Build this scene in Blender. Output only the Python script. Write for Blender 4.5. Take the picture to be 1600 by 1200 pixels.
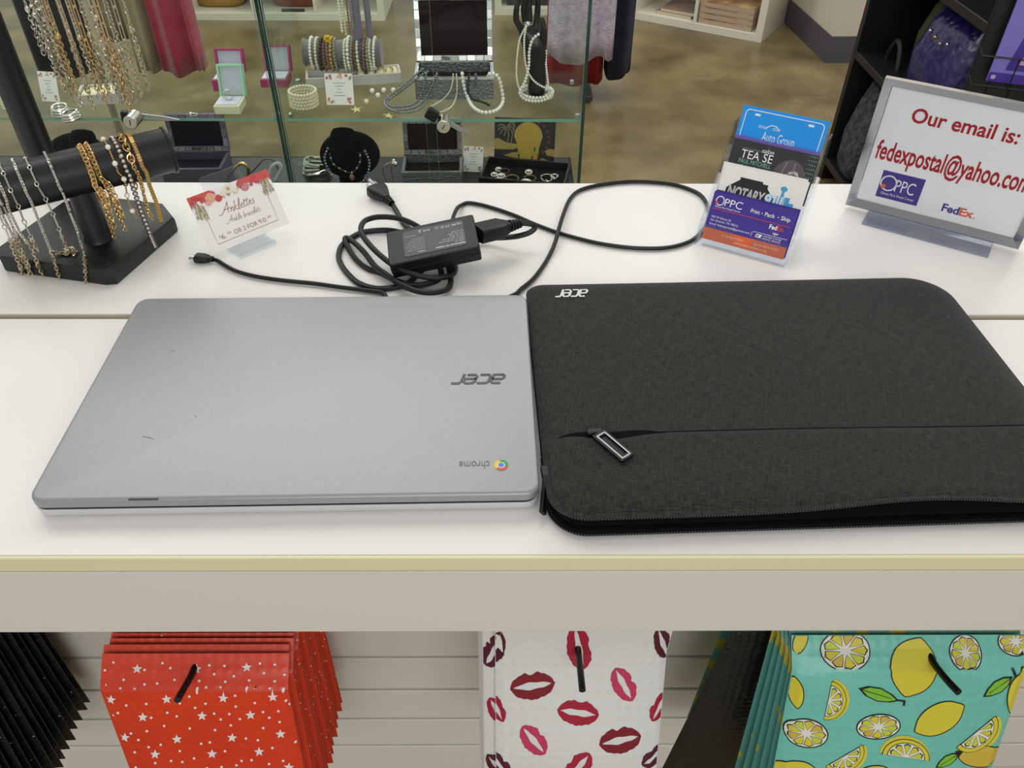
import bpy, bmesh, math, random
from mathutils import Vector, Matrix
random.seed(7)
for o in list(bpy.data.objects): bpy.data.objects.remove(o)
SC = bpy.context.scene
COL = SC.collection
V = Vector
# ---------------------------------------------------------------- camera
PITCH, ROLL, YAW = 0.719721382, 0.00726600505, 0.0104841517
FPX = 1259.0436797
CAMP = V((-0.02493737, -0.38441474, 1.41186895))
cF = V((math.sin(YAW)*math.cos(PITCH), math.cos(YAW)*math.cos(PITCH), -math.sin(PITCH)))
cR = V((math.cos(YAW), -math.sin(YAW), 0)); cU = cR.cross(cF)
R2 = cR*math.cos(ROLL)+cU*math.sin(ROLL); U2 = -cR*math.sin(ROLL)+cU*math.cos(ROLL)
cR, cU = R2, U2
cam = bpy.data.cameras.new('camera'); camo = bpy.data.objects.new('camera', cam); COL.objects.link(camo)
cam.sensor_width = 36; cam.lens = FPX/1600*36; cam.clip_start = 0.02; cam.clip_end = 60
mw = Matrix.Identity(4)
for i in range(3):
    mw[i][0], mw[i][1], mw[i][2], mw[i][3] = cR[i], cU[i], -cF[i], CAMP[i]
camo.matrix_world = mw
SC.camera = camo
SC.cycles.transparent_max_bounces = 32
def uz(x, y, z):            # a photograph point on the level plane z
    d = cF*FPX+cR*(x-800)+cU*(600-y); return CAMP+d*((z-CAMP.z)/d.z)
def uy(x, y, Y):            # a photograph point on the upright plane at depth Y
    d = cF*FPX+cR*(x-800)+cU*(600-y); return CAMP+d*((Y-CAMP.y)/d.y)
def upl(x, y, p0, n):       # on any plane
    d = cF*FPX+cR*(x-800)+cU*(600-y); return CAMP+d*((p0-CAMP).dot(n)/d.dot(n))
# ---------------------------------------------------------------- world, lights, exposure
SC.view_settings.view_transform = 'Standard'; SC.view_settings.look = 'None'
SC.view_settings.exposure = 0.0; SC.view_settings.gamma = 1.0
SC.view_settings.use_curve_mapping = False
W = bpy.data.worlds.new('shop_ambience'); SC.world = W; W.use_nodes = True
W.node_tree.nodes['Background'].inputs[0].default_value = (1.0, 0.985, 0.955, 1)
W.node_tree.nodes['Background'].inputs[1].default_value = 0.52
def area(name, loc, size, power, target=None, color=(1, 0.98, 0.945)):
    L = bpy.data.lights.new(name, 'AREA'); L.shape = 'RECTANGLE'; L.size, L.size_y = size; L.energy = power; L.color = color
    o = bpy.data.objects.new(name, L); COL.objects.link(o); o.location = loc
    if target is not None:
        o.rotation_euler = (V(target)-V(loc)).to_track_quat('-Z', 'Y').to_euler()
    return o
area('ceiling_and_fill_light', (-0.9, 1.5, 2.8), (2.4, 1.2), 26)
area('ceiling_and_fill_light', (1.6, 2.9, 2.8), (2.4, 1.2), 40)
area('ceiling_and_fill_light', (-2.2, 4.2, 2.8), (2.4, 1.2), 40)
area('ceiling_and_fill_light', (0.3, -3.0, 2.5), (2.4, 1.2), 40, (0, 0.1, 0.6))  # added fill behind the camera, aimed to brighten the counter's fascia and slats
# ---------------------------------------------------------------- materials
def s2l(c):
    return tuple(((v/255)/12.92 if v/255 <= 0.04045 else ((v/255+0.055)/1.055)**2.4) for v in c)
MATS = {}
def mat(name, col, rough=0.5, metal=0.0, spec=0.5, noise=None, bump=None, coat=0.0, sheen=0.0, spots=None, alpha=None, streak=None):
    if name in MATS: return MATS[name]
    m = bpy.data.materials.new(name); m.use_nodes = True; MATS[name] = m
    nt = m.node_tree; N = nt.nodes; Lk = nt.links; b = N['Principled BSDF']
    c = (*s2l(col), 1)
    b.inputs['Base Color'].default_value = c; b.inputs['Roughness'].default_value = rough
    b.inputs['Metallic'].default_value = metal; b.inputs['Specular IOR Level'].default_value = spec
    b.inputs['Coat Weight'].default_value = coat; b.inputs['Sheen Weight'].default_value = sheen
    tc = N.new('ShaderNodeTexCoord'); src = None
    if noise:                       # (scale, second colour, detail)
        n = N.new('ShaderNodeTexNoise'); n.inputs['Scale'].default_value = noise[0]; n.inputs['Detail'].default_value = noise[2] if len(noise) > 2 else 4
        Lk.new(tc.outputs['Object'], n.inputs['Vector'])
        r = N.new('ShaderNodeValToRGB'); r.color_ramp.elements[0].position = 0.3; r.color_ramp.elements[1].position = 0.7
        r.color_ramp.elements[0].color = (*s2l(noise[1]), 1); r.color_ramp.elements[1].color = c
        Lk.new(n.outputs['Fac'], r.inputs['Fac']); src = r.outputs['Color']
    if streak:                      # woven threads: (scale_long, scale_short, dark, light)
        outs = []
        for sc in ((streak[0], streak[1], 1), (streak[1], streak[0], 1)):
            mp = N.new('ShaderNodeMapping'); mp.inputs['Scale'].default_value = sc; mp.inputs['Rotation'].default_value = (0, 0, 0.04)
            n = N.new('ShaderNodeTexNoise'); n.inputs['Scale'].default_value = 1; n.inputs['Detail'].default_value = 3
            Lk.new(tc.outputs['Object'], mp.inputs['Vector']); Lk.new(mp.outputs['Vector'], n.inputs['Vector']); outs.append(n.outputs['Fac'])
        a = N.new('ShaderNodeMath'); a.operation = 'ADD'; Lk.new(outs[0], a.inputs[0]); Lk.new(outs[1], a.inputs[1])
        r = N.new('ShaderNodeValToRGB'); r.color_ramp.elements[0].position = 0.40; r.color_ramp.elements[1].position = 0.62
        h = N.new('ShaderNodeMath'); h.operation = 'MULTIPLY'; h.inputs[1].default_value = 0.5; Lk.new(a.outputs[0], h.inputs[0])
        r.color_ramp.elements[0].color = (*s2l(streak[2]), 1); r.color_ramp.elements[1].color = (*s2l(streak[3]), 1)
        Lk.new(h.outputs[0], r.inputs['Fac']); src = r.outputs['Color']
    if spots:                       # (scale, radius, colour)
        v = N.new('ShaderNodeTexVoronoi'); v.inputs['Scale'].default_value = spots[0]; Lk.new(tc.outputs['Object'], v.inputs['Vector'])
        lt = N.new('ShaderNodeMath'); lt.operation = 'LESS_THAN'; lt.inputs[1].default_value = spots[1]; Lk.new(v.outputs['Distance'], lt.inputs[0])
        mx = N.new('ShaderNodeMix'); mx.data_type = 'RGBA'; mx.inputs[7].default_value = (*s2l(spots[2]), 1)
        if src: Lk.new(src, mx.inputs[6])
        else: mx.inputs[6].default_value = c
        Lk.new(lt.outputs[0], mx.inputs[0]); src = mx.outputs[2]
    if src: Lk.new(src, b.inputs['Base Color'])
    if bump:                        # (kind, scale, strength, distance)
        if bump[0] == 'noise':
            n = N.new('ShaderNodeTexNoise'); n.inputs['Detail'].default_value = 4; out = n.outputs['Fac']
        else:
            n = N.new('ShaderNodeTexVoronoi'); n.feature = 'SMOOTH_F1'; n.inputs['Randomness'].default_value = 0.25 if bump[0] == 'bubble' else 1.0; out = n.outputs['Distance']
        n.inputs['Scale'].default_value = bump[1]; Lk.new(tc.outputs['Object'], n.inputs['Vector'])
        bp = N.new('ShaderNodeBump'); bp.inputs['Strength'].default_value = bump[2]; bp.inputs['Distance'].default_value = bump[3]
        bp.invert = bump[0] == 'bubble'
        Lk.new(out, bp.inputs['Height']); Lk.new(bp.outputs['Normal'], b.inputs['Normal'])
    return m
def glass(name, tint=(235, 245, 240), refl=1.0, ior=1.5):
    if name in MATS: return MATS[name]
    m = bpy.data.materials.new(name); m.use_nodes = True; MATS[name] = m
    nt = m.node_tree; N = nt.nodes; Lk = nt.links; N.remove(N['Principled BSDF'])
    t = N.new('ShaderNodeBsdfTransparent'); t.inputs[0].default_value = (*s2l(tint), 1)
    g = N.new('ShaderNodeBsdfGlossy'); g.inputs['Roughness'].default_value = 0.03; g.inputs[0].default_value = (1, 1, 1, 1)
    lw = N.new('ShaderNodeLayerWeight'); lw.inputs['Blend'].default_value = 0.5
    pw = N.new('ShaderNodeMath'); pw.operation = 'POWER'; pw.inputs[1].default_value = 5; Lk.new(lw.outputs['Facing'], pw.inputs[0])
    ma = N.new('ShaderNodeMath'); ma.operation = 'MULTIPLY_ADD'; r0 = ((ior-1)/(ior+1))**2; ma.inputs[1].default_value = (1-r0)*refl; ma.inputs[2].default_value = r0*refl; Lk.new(pw.outputs[0], ma.inputs[0])
    mx = N.new('ShaderNodeMixShader'); Lk.new(ma.outputs[0], mx.inputs[0]); Lk.new(t.outputs[0], mx.inputs[1]); Lk.new(g.outputs[0], mx.inputs[2])
    Lk.new(mx.outputs[0], N['Material Output'].inputs[0])
    return m
BLACKPL = mat('black_plastic', (17, 17, 19), 0.45, spec=0.4)
BLACKRUB = mat('black_rubber', (16, 16, 18), 0.45, spec=0.4)
BLACKLEA = mat('black_leatherette', (17, 17, 19), 0.4, bump=('noise', 900, 0.15, 0.0006))
VELVET = mat('black_velvet', (9, 9, 12), 0.95, spec=0.1, sheen=0.06)
GREYVEL = mat('grey_velvet', (120, 114, 116), 0.9, sheen=0.3)
SILVER = mat('silver_metal', (222, 218, 208), 0.22, 1.0)
GOLD = mat('gold_metal', (218, 184, 122), 0.24, 1.0)
STEEL = mat('steel', (190, 190, 195), 0.3, 1.0)
WHITEP = mat('white_paper', (242, 240, 236), 0.6)
PEARL = mat('pearl_white', (240, 236, 224), 0.25, coat=0.6)
CREAMP = mat('pearl_cream', (226, 218, 188), 0.3, coat=0.4)
GREYP = mat('pearl_grey', (132, 132, 136), 0.2, 0.4, coat=0.5)
WHITE = mat('white_plain', (240, 240, 240), 0.5)
CRYS = mat('crystal', (228, 226, 236), 0.08, 0.5, coat=1.0)
INKG = mat('bronze_ink', (166, 130, 100), 0.5)
RED = mat('red_ink', (176, 24, 36), 0.5)
PURPLE = mat('purple_ink', (62, 40, 140), 0.45)
ORANGE = mat('orange_ink', (226, 104, 52), 0.45)
CLEAR = glass('clear_acrylic', (246, 248, 250), 0.9, 1.49)
PANE = glass('case_glass', (251, 254, 252), 0.13, 1.5)
GEDGE = mat('green_glass_edge', (22, 62, 52), 0.15)
GEDGEL = mat('pale_green_glass_edge', (120, 166, 150), 0.15)
GEDGEW = mat('pale_glass_edge', (186, 198, 192), 0.15)
WOODW = mat('white_laminate_shelf', (228, 224, 206), 0.5)
# ---------------------------------------------------------------- mesh building
class MB:
    def __init__(s): s.v = []; s.f = []; s.m = []
    def add(s, vs, fs, mi=0):
        b = len(s.v); s.v += [V(p) for p in vs]; s.f += [[b+i for i in f] for f in fs]; s.m += [mi]*len(fs); return s
    def box(s, lo, hi, M=None, mi=0):
        x0, y0, z0 = lo; x1, y1, z1 = hi
        vs = [V(p) for p in ((x0,y0,z0),(x1,y0,z0),(x1,y1,z0),(x0,y1,z0),(x0,y0,z1),(x1,y0,z1),(x1,y1,z1),(x0,y1,z1))]
        if M is not None: vs = [M @ p for p in vs]
        return s.add(vs, [(0,3,2,1),(4,5,6,7),(0,1,5,4),(1,2,6,5),(2,3,7,6),(3,0,4,7)], mi)
    def loft(s, loops, cap=True, closed=True, mi=0, capmi=None):
        n = len(loops[0]); vs = [p for l in loops for p in l]; fs = []
        for k in range(len(loops)-1):
            for i in range(n if closed else n-1):
                j = (i+1) % n; fs.append((k*n+i, k*n+j, (k+1)*n+j, (k+1)*n+i))
        s.add(vs, fs, mi)
        if cap:
            b = len(s.v)-len(vs)
            s.f += [list(range(b+n-1, b-1, -1)), list(range(b+(len(loops)-1)*n, b+len(loops)*n))]; s.m += [mi, capmi if capmi is not None else mi]
        return s
    def prism(s, poly, z0, z1, M=None, mi=0):
        M = M if M is not None else Matrix.Identity(4)
        return s.loft([[M @ V((p[0], p[1], z)) for p in poly] for z in (z0, z1)], mi=mi)
    def flat(s, poly, z, M, mi=0):
        return s.add([M @ V((p[0], p[1], z)) for p in poly], [tuple(range(len(poly)))], mi)
    def cyl(s, p0, p1, r0, r1=None, n=16, mi=0, cap=True):
        p0, p1 = V(p0), V(p1); r1 = r0 if r1 is None else r1; a = (p1-p0).normalized()
        u = a.orthogonal().normalized(); w = a.cross(u)
        ring = lambda c, r: [c+u*(r*math.cos(t))+w*(r*math.sin(t)) for t in [2*math.pi*i/n for i in range(n)]]
        return s.loft([ring(p0, r0), ring(p1, r1)], cap=cap, mi=mi)
    def tube(s, pts, r, n=8, closed=False, mi=0, sub=0):
        pts = [V(p) for p in pts]
        if sub: pts = smooth(pts, sub, closed)
        loops = []; u = None; L = len(pts)
        for i, p in enumerate(pts):
            a = (pts[(i+1) % L]-pts[i-1]) if closed else (pts[min(i+1, L-1)]-pts[max(i-1, 0)])
            a = a.normalized() if a.length > 1e-9 else V((0, 0, 1))
            u = a.orthogonal().normalized() if u is None else (u-a*u.dot(a)).normalized()
            w = a.cross(u); rr = r(i/(L-1)) if callable(r) else r
            loops.append([p+u*(rr*math.cos(t))+w*(rr*math.sin(t)) for t in [2*math.pi*k/n for k in range(n)]])
        if closed: loops.append(loops[0])
        return s.loft(loops, cap=not closed, mi=mi)
    def sph(s, c, r, n=8, k=6, mi=0, sc=(1, 1, 1)):
        c = V(c); vs = [c+V((0, 0, r*sc[2]))]; fs = []
        for j in range(1, k):
            ph = math.pi*j/k
            vs += [c+V((r*sc[0]*math.sin(ph)*math.cos(2*math.pi*i/n), r*sc[1]*math.sin(ph)*math.sin(2*math.pi*i/n), r*sc[2]*math.cos(ph))) for i in range(n)]
        vs.append(c-V((0, 0, r*sc[2]))); e = len(vs)-1
        for i in range(n):
            fs.append((0, 1+i, 1+(i+1) % n)); b = 1+(k-2)*n; fs.append((e, b+(i+1) % n, b+i))
            for j in range(k-2):
                a = 1+j*n; fs.append((a+i, a+n+i, a+n+(i+1) % n, a+(i+1) % n))
        return s.add(vs, fs, mi)
    def lathe(s, prof, c, n=24, mi=0, sx=1, sy=1):
        c = V(c); return s.loft([[c+V((r*sx*math.cos(2*math.pi*i/n), r*sy*math.sin(2*math.pi*i/n), z)) for i in range(n)] for r, z in prof], mi=mi)
    def grid(s, fn, nu, nv, mi=0):
        vs = [fn(i/nu, j/nv) for j in range(nv+1) for i in range(nu+1)]
        return s.add(vs, [(j*(nu+1)+i, j*(nu+1)+i+1, (j+1)*(nu+1)+i+1, (j+1)*(nu+1)+i) for j in range(nv) for i in range(nu)], mi)
    def link(s, c, axis, side, L, Wd, r, mi=0, n=10, k=5):
        axis = axis.normalized(); side = (side-axis*side.dot(axis)).normalized()
        return s.tube([c+axis*(L/2*math.cos(2*math.pi*i/n))+side*(Wd/2*math.sin(2*math.pi*i/n)) for i in range(n)], r, k, True, mi)
    def text(s, body, M, h=None, w=None, mi=0, align='LEFT', shear=0.0, bold=0.0, z=0.0003, caps=None):
        cu = bpy.data.curves.new('t', 'FONT'); cu.body = body; cu.shear = shear; cu.offset = bold; cu.resolution_u = 3
        ob = bpy.data.objects.new('t', cu); COL.objects.link(ob); dg = bpy.context.evaluated_depsgraph_get()
        me = ob.evaluated_get(dg).to_mesh(); vs = [v.co.copy() for v in me.vertices]; fs = [tuple(p.vertices) for p in me.polygons]
        ob.evaluated_get(dg).to_mesh_clear(); bpy.data.objects.remove(ob); bpy.data.curves.remove(cu)
        x0, x1 = min(v.x for v in vs), max(v.x for v in vs); y0, y1 = min(v.y for v in vs), max(v.y for v in vs)
        sy = (h/(0.72)) if h else None; sx = (w/(x1-x0)) if w else sy
        if sy is None: sy = sx
        off = {'LEFT': x0, 'CENTER': (x0+x1)/2, 'RIGHT': x1}[align]
        return s.add([M @ V(((v.x-off)*sx, v.y*sy, z)) for v in vs], fs, mi)
    def ribbon(s, pts, wd, M, mi=0, z=0.0003, sub=0):
        P = [V((p[0], p[1], 0)) for p in pts]
        if sub: P = smooth(P, sub)
        l, r = [], []
        for i, p in enumerate(P):
            a = (P[min(i+1, len(P)-1)]-P[max(i-1, 0)]).normalized(); nn = V((-a.y, a.x, 0)); ww = wd(i/(len(P)-1)) if callable(wd) else wd
            l.append(M @ V((p.x+nn.x*ww/2, p.y+nn.y*ww/2, z))); r.append(M @ V((p.x-nn.x*ww/2, p.y-nn.y*ww/2, z)))
        k = len(P); return s.add(l+r, [(i, k+i, k+i+1, i+1) for i in range(k-1)], mi)
    def build(s, name, mats, parent=None, base=None, bevel=0, seg=2, sharp=40, sub=0, solid=0, fixn=True, **tags):
        me = bpy.data.meshes.new(name); o = bpy.data.objects.new(name, me); COL.objects.link(o)
        if base is None: base = parent.location if parent else V((sum(p.x for p in s.v)/len(s.v), sum(p.y for p in s.v)/len(s.v), min(p.z for p in s.v)))
        base = V(base); root = parent
        if parent:
            base = V(parent.get('_b', parent.location)) if '_b' in parent else V(parent.location)
            o.parent = parent; o['_b'] = tuple(base)
        else: o.location = base; o['_b'] = tuple(base)
        me.from_pydata([p-base for p in s.v], [], s.f)
        for m_ in (mats if isinstance(mats, (list, tuple)) else [mats]): me.materials.append(m_)
        me.polygons.foreach_set('material_index', s.m); me.validate()
        if fixn:
            bm = bmesh.new(); bm.from_mesh(me); bmesh.ops.recalc_face_normals(bm, faces=bm.faces); bm.to_mesh(me); bm.free()
        me.polygons.foreach_set('use_smooth', [True]*len(me.polygons)); me.set_sharp_from_angle(angle=math.radians(sharp)); me.update()
        if solid: q = o.modifiers.new('thick', 'SOLIDIFY'); q.thickness = solid
        if sub: q = o.modifiers.new('sub', 'SUBSURF'); q.levels = q.render_levels = sub
        if bevel:
            q = o.modifiers.new('bevel', 'BEVEL'); q.width = bevel; q.segments = seg; q.limit_method = 'ANGLE'; q.angle_limit = math.radians(40)
        for k_, v_ in tags.items(): o['category' if k_ == 'cat' else k_] = v_
        return o
def smooth(P, sub, closed=False):
    out = []; n = len(P)
    for i in range(n if closed else n-1):
        g = (lambda k: P[k % n]) if closed else (lambda k: P[max(0, min(n-1, k))])
        a, b, c, d = g(i-1), g(i), g(i+1), g(i+2)
        for t in [k/sub for k in range(sub)]:
            out.append(0.5*((2*b)+(c-a)*t+(2*a-5*b+4*c-d)*t*t+(3*b-a-3*c+d)*t**3))
    if not closed: out.append(P[-1])
    return out
def thing(name, loc, label, cat, group=None, kind=None):
    o = bpy.data.objects.new(name, None); COL.objects.link(o); o.location = loc; o.empty_display_size = 0.02
    o['label'] = label; o['category'] = cat; o['_b'] = tuple(loc)
    if group: o['group'] = group
    if kind: o['kind'] = kind
    return o
def frame(o, ang, lean=0.0, roll=0.0):
    """matrix of an upright sheet: local x along its foot, y up its face, z out towards the reader"""
    e = V((math.cos(ang), math.sin(ang), 0)); b = V((-math.sin(ang), math.cos(ang), 0))
    v = b*math.sin(lean)+V((0, 0, 1))*math.cos(lean); n = e.cross(v)
    M = Matrix.Identity(4)
    for i in range(3): M[i][0], M[i][1], M[i][2], M[i][3] = e[i], v[i], n[i], o[i]
    return M
def level(o, ang):
    M = Matrix.Rotation(ang, 4, 'Z'); M.translation = V(o); return M
def rrect(x0, y0, x1, y1, r, n=6):
    P = []
    R = r if isinstance(r, (list, tuple)) else (r, r, r, r)
    for cx, cy, a0, r in ((x1-R[0], y0+R[0], -90, R[0]), (x1-R[1], y1-R[1], 0, R[1]), (x0+R[2], y1-R[2], 90, R[2]), (x0+R[3], y0+R[3], 180, R[3])):
        P += [(cx+r*math.cos(math.radians(a0+90*i/n)), cy+r*math.sin(math.radians(a0+90*i/n))) for i in range(n+1)]
    return P
def slab(mb, M, x0, y0, x1, y1, r, prof, mi=0, n=6):
    """rounded-corner slab; prof = [(inset, z), ...] bottom to top"""
    mb.loft([[M @ V((p[0], p[1], z)) for p in rrect(x0+i, y0+i, x1-i, y1-i, max(r-i, 0.0003), n)] for i, z in prof], mi=mi)
ORD = ['front', 'second', 'third', 'fourth', 'fifth', 'sixth', 'seventh', 'eighth', 'ninth', 'tenth', 'eleventh', 'twelfth', 'thirteenth', 'fourteenth', 'fifteenth', 'sixteenth', 'seventeenth', 'eighteenth']
CT = 0.95   # counter top height
# ================================================================ the setting
CONC = mat('polished_concrete', (142, 127, 90), 0.30, noise=(3.6, (92, 80, 52), 12), spec=0.4)
nt = CONC.node_tree; N = nt.nodes; Lk = nt.links                                          # pale worn patches with edges of their own
tc = N.new('ShaderNodeTexCoord'); mp = N.new('ShaderNodeMapping'); mp.inputs['Scale'].default_value = (2.0, 3.2, 1)
n1 = N.new('ShaderNodeTexNoise'); n1.inputs['Scale'].default_value = 1.3; n1.inputs['Detail'].default_value = 8; n1.inputs['Roughness'].default_value = 0.65
r1 = N.new('ShaderNodeValToRGB'); r1.color_ramp.elements[0].position = 0.60; r1.color_ramp.elements[1].position = 0.74; r1.color_ramp.elements[1].color = (0.55, 0.55, 0.55, 1)
mx = N.new('ShaderNodeMix'); mx.data_type = 'RGBA'; mx.inputs[7].default_value = (*s2l((172, 158, 126)), 1)
Lk.new(tc.outputs['Object'], mp.inputs['Vector']); Lk.new(mp.outputs['Vector'], n1.inputs['Vector']); Lk.new(n1.outputs['Fac'], r1.inputs['Fac']); Lk.new(r1.outputs['Color'], mx.inputs[0])
bs = N['Principled BSDF']; old = bs.inputs['Base Color'].links[0].from_socket; Lk.new(old, mx.inputs[6]); Lk.new(mx.outputs[2], bs.inputs['Base Color'])
MB().box((-5, -2.5, -0.1), (5, 7, 0)).build('floor', CONC, kind='structure', base=(0, 0, 0))
# wall end with its dark baseboard, seen past the shelf
WALLM = mat('greige_wall_paint', (214, 206, 190), 0.7); BASEM = mat('slate_vinyl_baseboard', (84, 82, 92), 0.5)
pc = uz(1290, 98, 0); q0 = uz(1226, 36, 0); dl = (q0-pc); dl.z = 0; dl.normalize()
q1 = uz(1312, 98, 0); dr = (q1-pc); dr.z = 0; dr.normalize()
dl = V((-0.07, 0.9975, 0)); dr = V((1, 0.02, 0))
A = [pc, pc+dr*0.9, pc+dr*0.9+dl*1.5, pc+dl*1.5]
cen = pc+dr*0.45+dl*0.75
mbw = MB(); mbw.loft([[V((p.x, p.y, z)) for p in A] for z in (0, 2.8)]); mbw.build('wall_right', WALLM, kind='structure', base=(pc.x, pc.y, 0))
mbb = MB(); B_ = [pc-dl*0.006-dr*0.006, pc+dr*0.9-dl*0.006, pc+dr*0.9, pc, pc+dl*1.5, pc+dl*1.5-dr*0.006]
mbb.loft([[V((p.x, p.y, z)) for p in B_] for z in (0, 0.125)]); mbb.build('baseboard_right', BASEM, kind='structure', base=(pc.x, pc.y, 0))
# ================================================================ counters
LAMW = mat('white_laminate', (239, 236, 233), 0.36, noise=(3, (235, 232, 228), 3), spec=0.35)
LAMF = mat('fascia_laminate', (222, 219, 208), 0.5)
BAND = mat('cream_edge_band', (232, 226, 186), 0.35)
GREYE = mat('grey_brown_panel_edge', (190, 178, 160), 0.6)
SLATM = mat('slatwall_board', (222, 219, 208), 0.55); GROOVE = mat('slatwall_groove', (70, 66, 60), 0.7)
X0, X1 = -1.05, 1.05
c = thing('retail_counter', (0, 0.1, 0), 'white laminate shop counter carrying the laptop, slatwall front hung with mailers', 'counter')
MB().box((X0, -0.0385, 0.934), (X1, 0.2362, CT)).build('worktop', LAMW, c)
MB().box((X0, -0.0415, 0.9345), (X1, -0.0385, CT-0.0002)).build('edge_band', BAND, c, bevel=0.0011, seg=3)
MB().box((X0, -0.0400, 0.854), (X1, -0.022, 0.9318)).build('fascia', LAMF, c, bevel=0.0006)
MB().box((X0, -0.022, 0.90), (X1, 0.2375, 0.934)).build('support_frame', mat('gap_shade_brown', (44, 34, 28), .7), c)  # dark brown paints in the shade of the gap above the fascia
sl = MB()
gz = [0.0 + 0.535 + 0.0762*k for k in range(-6, 5)]
edges = [0.02]+gz+[0.90]
for k in range(len(edges)-1):
    sl.box((X0, 0.122, edges[k]+0.0030), (X1, 0.136, edges[k+1]-0.0030))
sl.build('slat_panel', SLATM, c, bevel=0.0015)
MB().box((X0, 0.136, 0.02), (X1, 0.150, 0.90)).build('panel_back', GROOVE, c)
for sx in (X0, X1-0.02): MB().box((sx, -0.02, 0), (sx+0.02, 0.2375, 0.90)).build('end_panel', LAMF, c)
c = thing('retail_counter', (0, 0.38, 0), 'white laminate counter behind the gap, with the charger and jewellery stands on it', 'counter')
MB().box((X0, 0.2455, 0.92), (X1, 0.513, CT)).build('worktop', LAMW, c, bevel=0.0007)
MB().box((X0, 0.2448, 0.921), (X1, 0.2455, CT-0.0015)).build('edge_band', GREYE, c)
MB().box((X0, 0.26, 0), (X1, 0.49, 0.92)).build('cabinet', LAMF, c)
MB().box((X0, 0.2375, 0.925), (X1, 0.2448, 0.935)).build('filler_strip', GREYE, c)
# dust specks on the worktop belong to the surface: left out
# ================================================================ laptop
ALU = mat('brushed_silver_lid', (163, 163, 166), 0.44, 0.45, noise=(2200, (152, 152, 155), 2), spec=0.5)
ALUB = mat('silver_plastic_base', (205, 206, 208), 0.4, 0.25)
DARKG = mat('dark_seal', (14, 14, 18), 0.6)
LM = level((0, 0, CT), math.radians(1.118)); LW, LH = 0.3663, 0.250
lp = thing('laptop', (LM @ V((-LW/2, LH/2, 0)))[:], 'closed silver laptop lying upside down to the viewer, left of the grey sleeve', 'laptop')
mb = MB(); slab(mb, LM, -LW, 0, 0, LH, 0.011, [(0.004, 0.0015), (0.0009, 0.0035), (0, 0.0080), (0.0006, 0.0098)]); mb.build('base', ALUB, lp, sharp=30)
mb = MB(); slab(mb, LM, -LW+0.0012, 0.0012, -0.0012, LH-0.0012, 0.010, [(0, 0.0098), (0, 0.0122)]); mb.build('screen_seal', DARKG, lp)
mb = MB(); slab(mb, LM, -LW, 0, 0, LH, 0.011, [(0.0010, 0.0120), (0, 0.0127), (0, 0.0176), (0.0005, 0.0190), (0.0016, 0.0199), (0.003, 0.0202)]); lid = mb.build('lid', ALU, lp, sharp=50)
for fx in (-LW+0.03, -0.03):
    for fy in (0.03, LH-0.03):
        MB().cyl(LM @ V((fx, fy, 0)), LM @ V((fx, fy, 0.0018)), 0.006).build('rubber_foot', BLACKRUB, lp)
MB().box((-0.294, 0.0002, 0.0190), (-0.273, 0.0016, 0.0199), LM).build('opening_lip', mat('grey_lip', (52, 52, 56), 0.5), lid)
GLY = {'a': [(.15, 1), (1.02, 1), (1.2, .84), (1.2, .03), (.2, .03), (.05, .14), (.05, .42), (.2, .54), (1.2, .54)],
       'c': [(1.2, 1), (.27, 1), (.05, .8), (.05, .22), (.25, .03), (1.2, .03)],
       'e': [(1.15, .03), (.25, .03), (.05, .22), (.05, .8), (.27, 1), (1.0, 1), (1.18, .85), (1.18, .5), (.05, .5)],
       'r': [(.05, -.05), (.05, .78), (.22, 1), (1.0, 1)]}
def acer(mb, M, w, h, z, wd=0.2, mi=0):
    adv = 1.42; tot = adv*3+1.05
    for i, ch in enumerate('acer'):
        pts = [((i*adv+x)/tot*w+0.30*y*h-0.15*h, y*h) for x, y in GLY[ch]]
        mb.ribbon(pts, wd*h, M, mi, z)
def flip_frame(center, ang):        # lettering read from the far side
    M = Matrix.Rotation(ang+math.pi, 4, 'Z'); M.translation = V(center); return M
zt = CT+0.0202
p = uz(790, 598, zt); M = flip_frame((p.x, p.y, zt), math.radians(1.118)); wl = (uz(790, 592, zt)-uz(708, 592, zt)).length; hl_ = (uz(748, 584.5, zt)-uz(748, 598.5, zt)).length
mb = MB(); M2 = flip_frame((uz(787, 599, zt).x, uz(787, 585, zt).y, zt), math.radians(1.118)); acer(mb, M2, wl*0.97, hl_*0.95, 0.0005, 0.22)
for k in range(2): pass
mb.build('maker_logo', mat('mirror_chrome', (120, 118, 116), 0.12, 1.0), lid, label='dark mirror-finish maker logo')
p0 = uz(783, 727, zt); rr = (uz(795, 727, zt)-uz(772, 727, zt)).length/2
M = level((p0.x, p0.y, zt), 0); mb = MB()
def sector(mb, M, r0, r1, a0, a1, z, mi, n=14):
    A_ = [math.radians(a0+(a1-a0)*i/n) for i in range(n+1)]
    vs = [M @ V((r*math.cos(a), r*math.sin(a), z)) for r in (r0, r1) for a in A_]
    mb.add(vs, [(i, i+1, n+1+i+1, n+1+i) for i in range(n)], mi)
sector(mb, M, rr*0.52, rr, -15, 105, 0.0003, 0); sector(mb, M, rr*0.52, rr, 105, 225, 0.0003, 1); sector(mb, M, rr*0.52, rr, 225, 345, 0.0003, 2)
sector(mb, M, rr*0.42, rr*0.52, 0, 360, 0.0003, 4, 24); sector(mb, M, 0, rr*0.42, 0, 360, 0.0003, 3, 24)
M3 = flip_frame((uz(765, 727, zt).x, uz(765, 720.5, zt).y, zt), math.radians(1.118))
mb.text('chrome', M3, h=(uz(740, 721, zt)-uz(740, 733, zt)).length, w=(uz(765, 727, zt)-uz(717, 727, zt)).length, mi=5)
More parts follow.
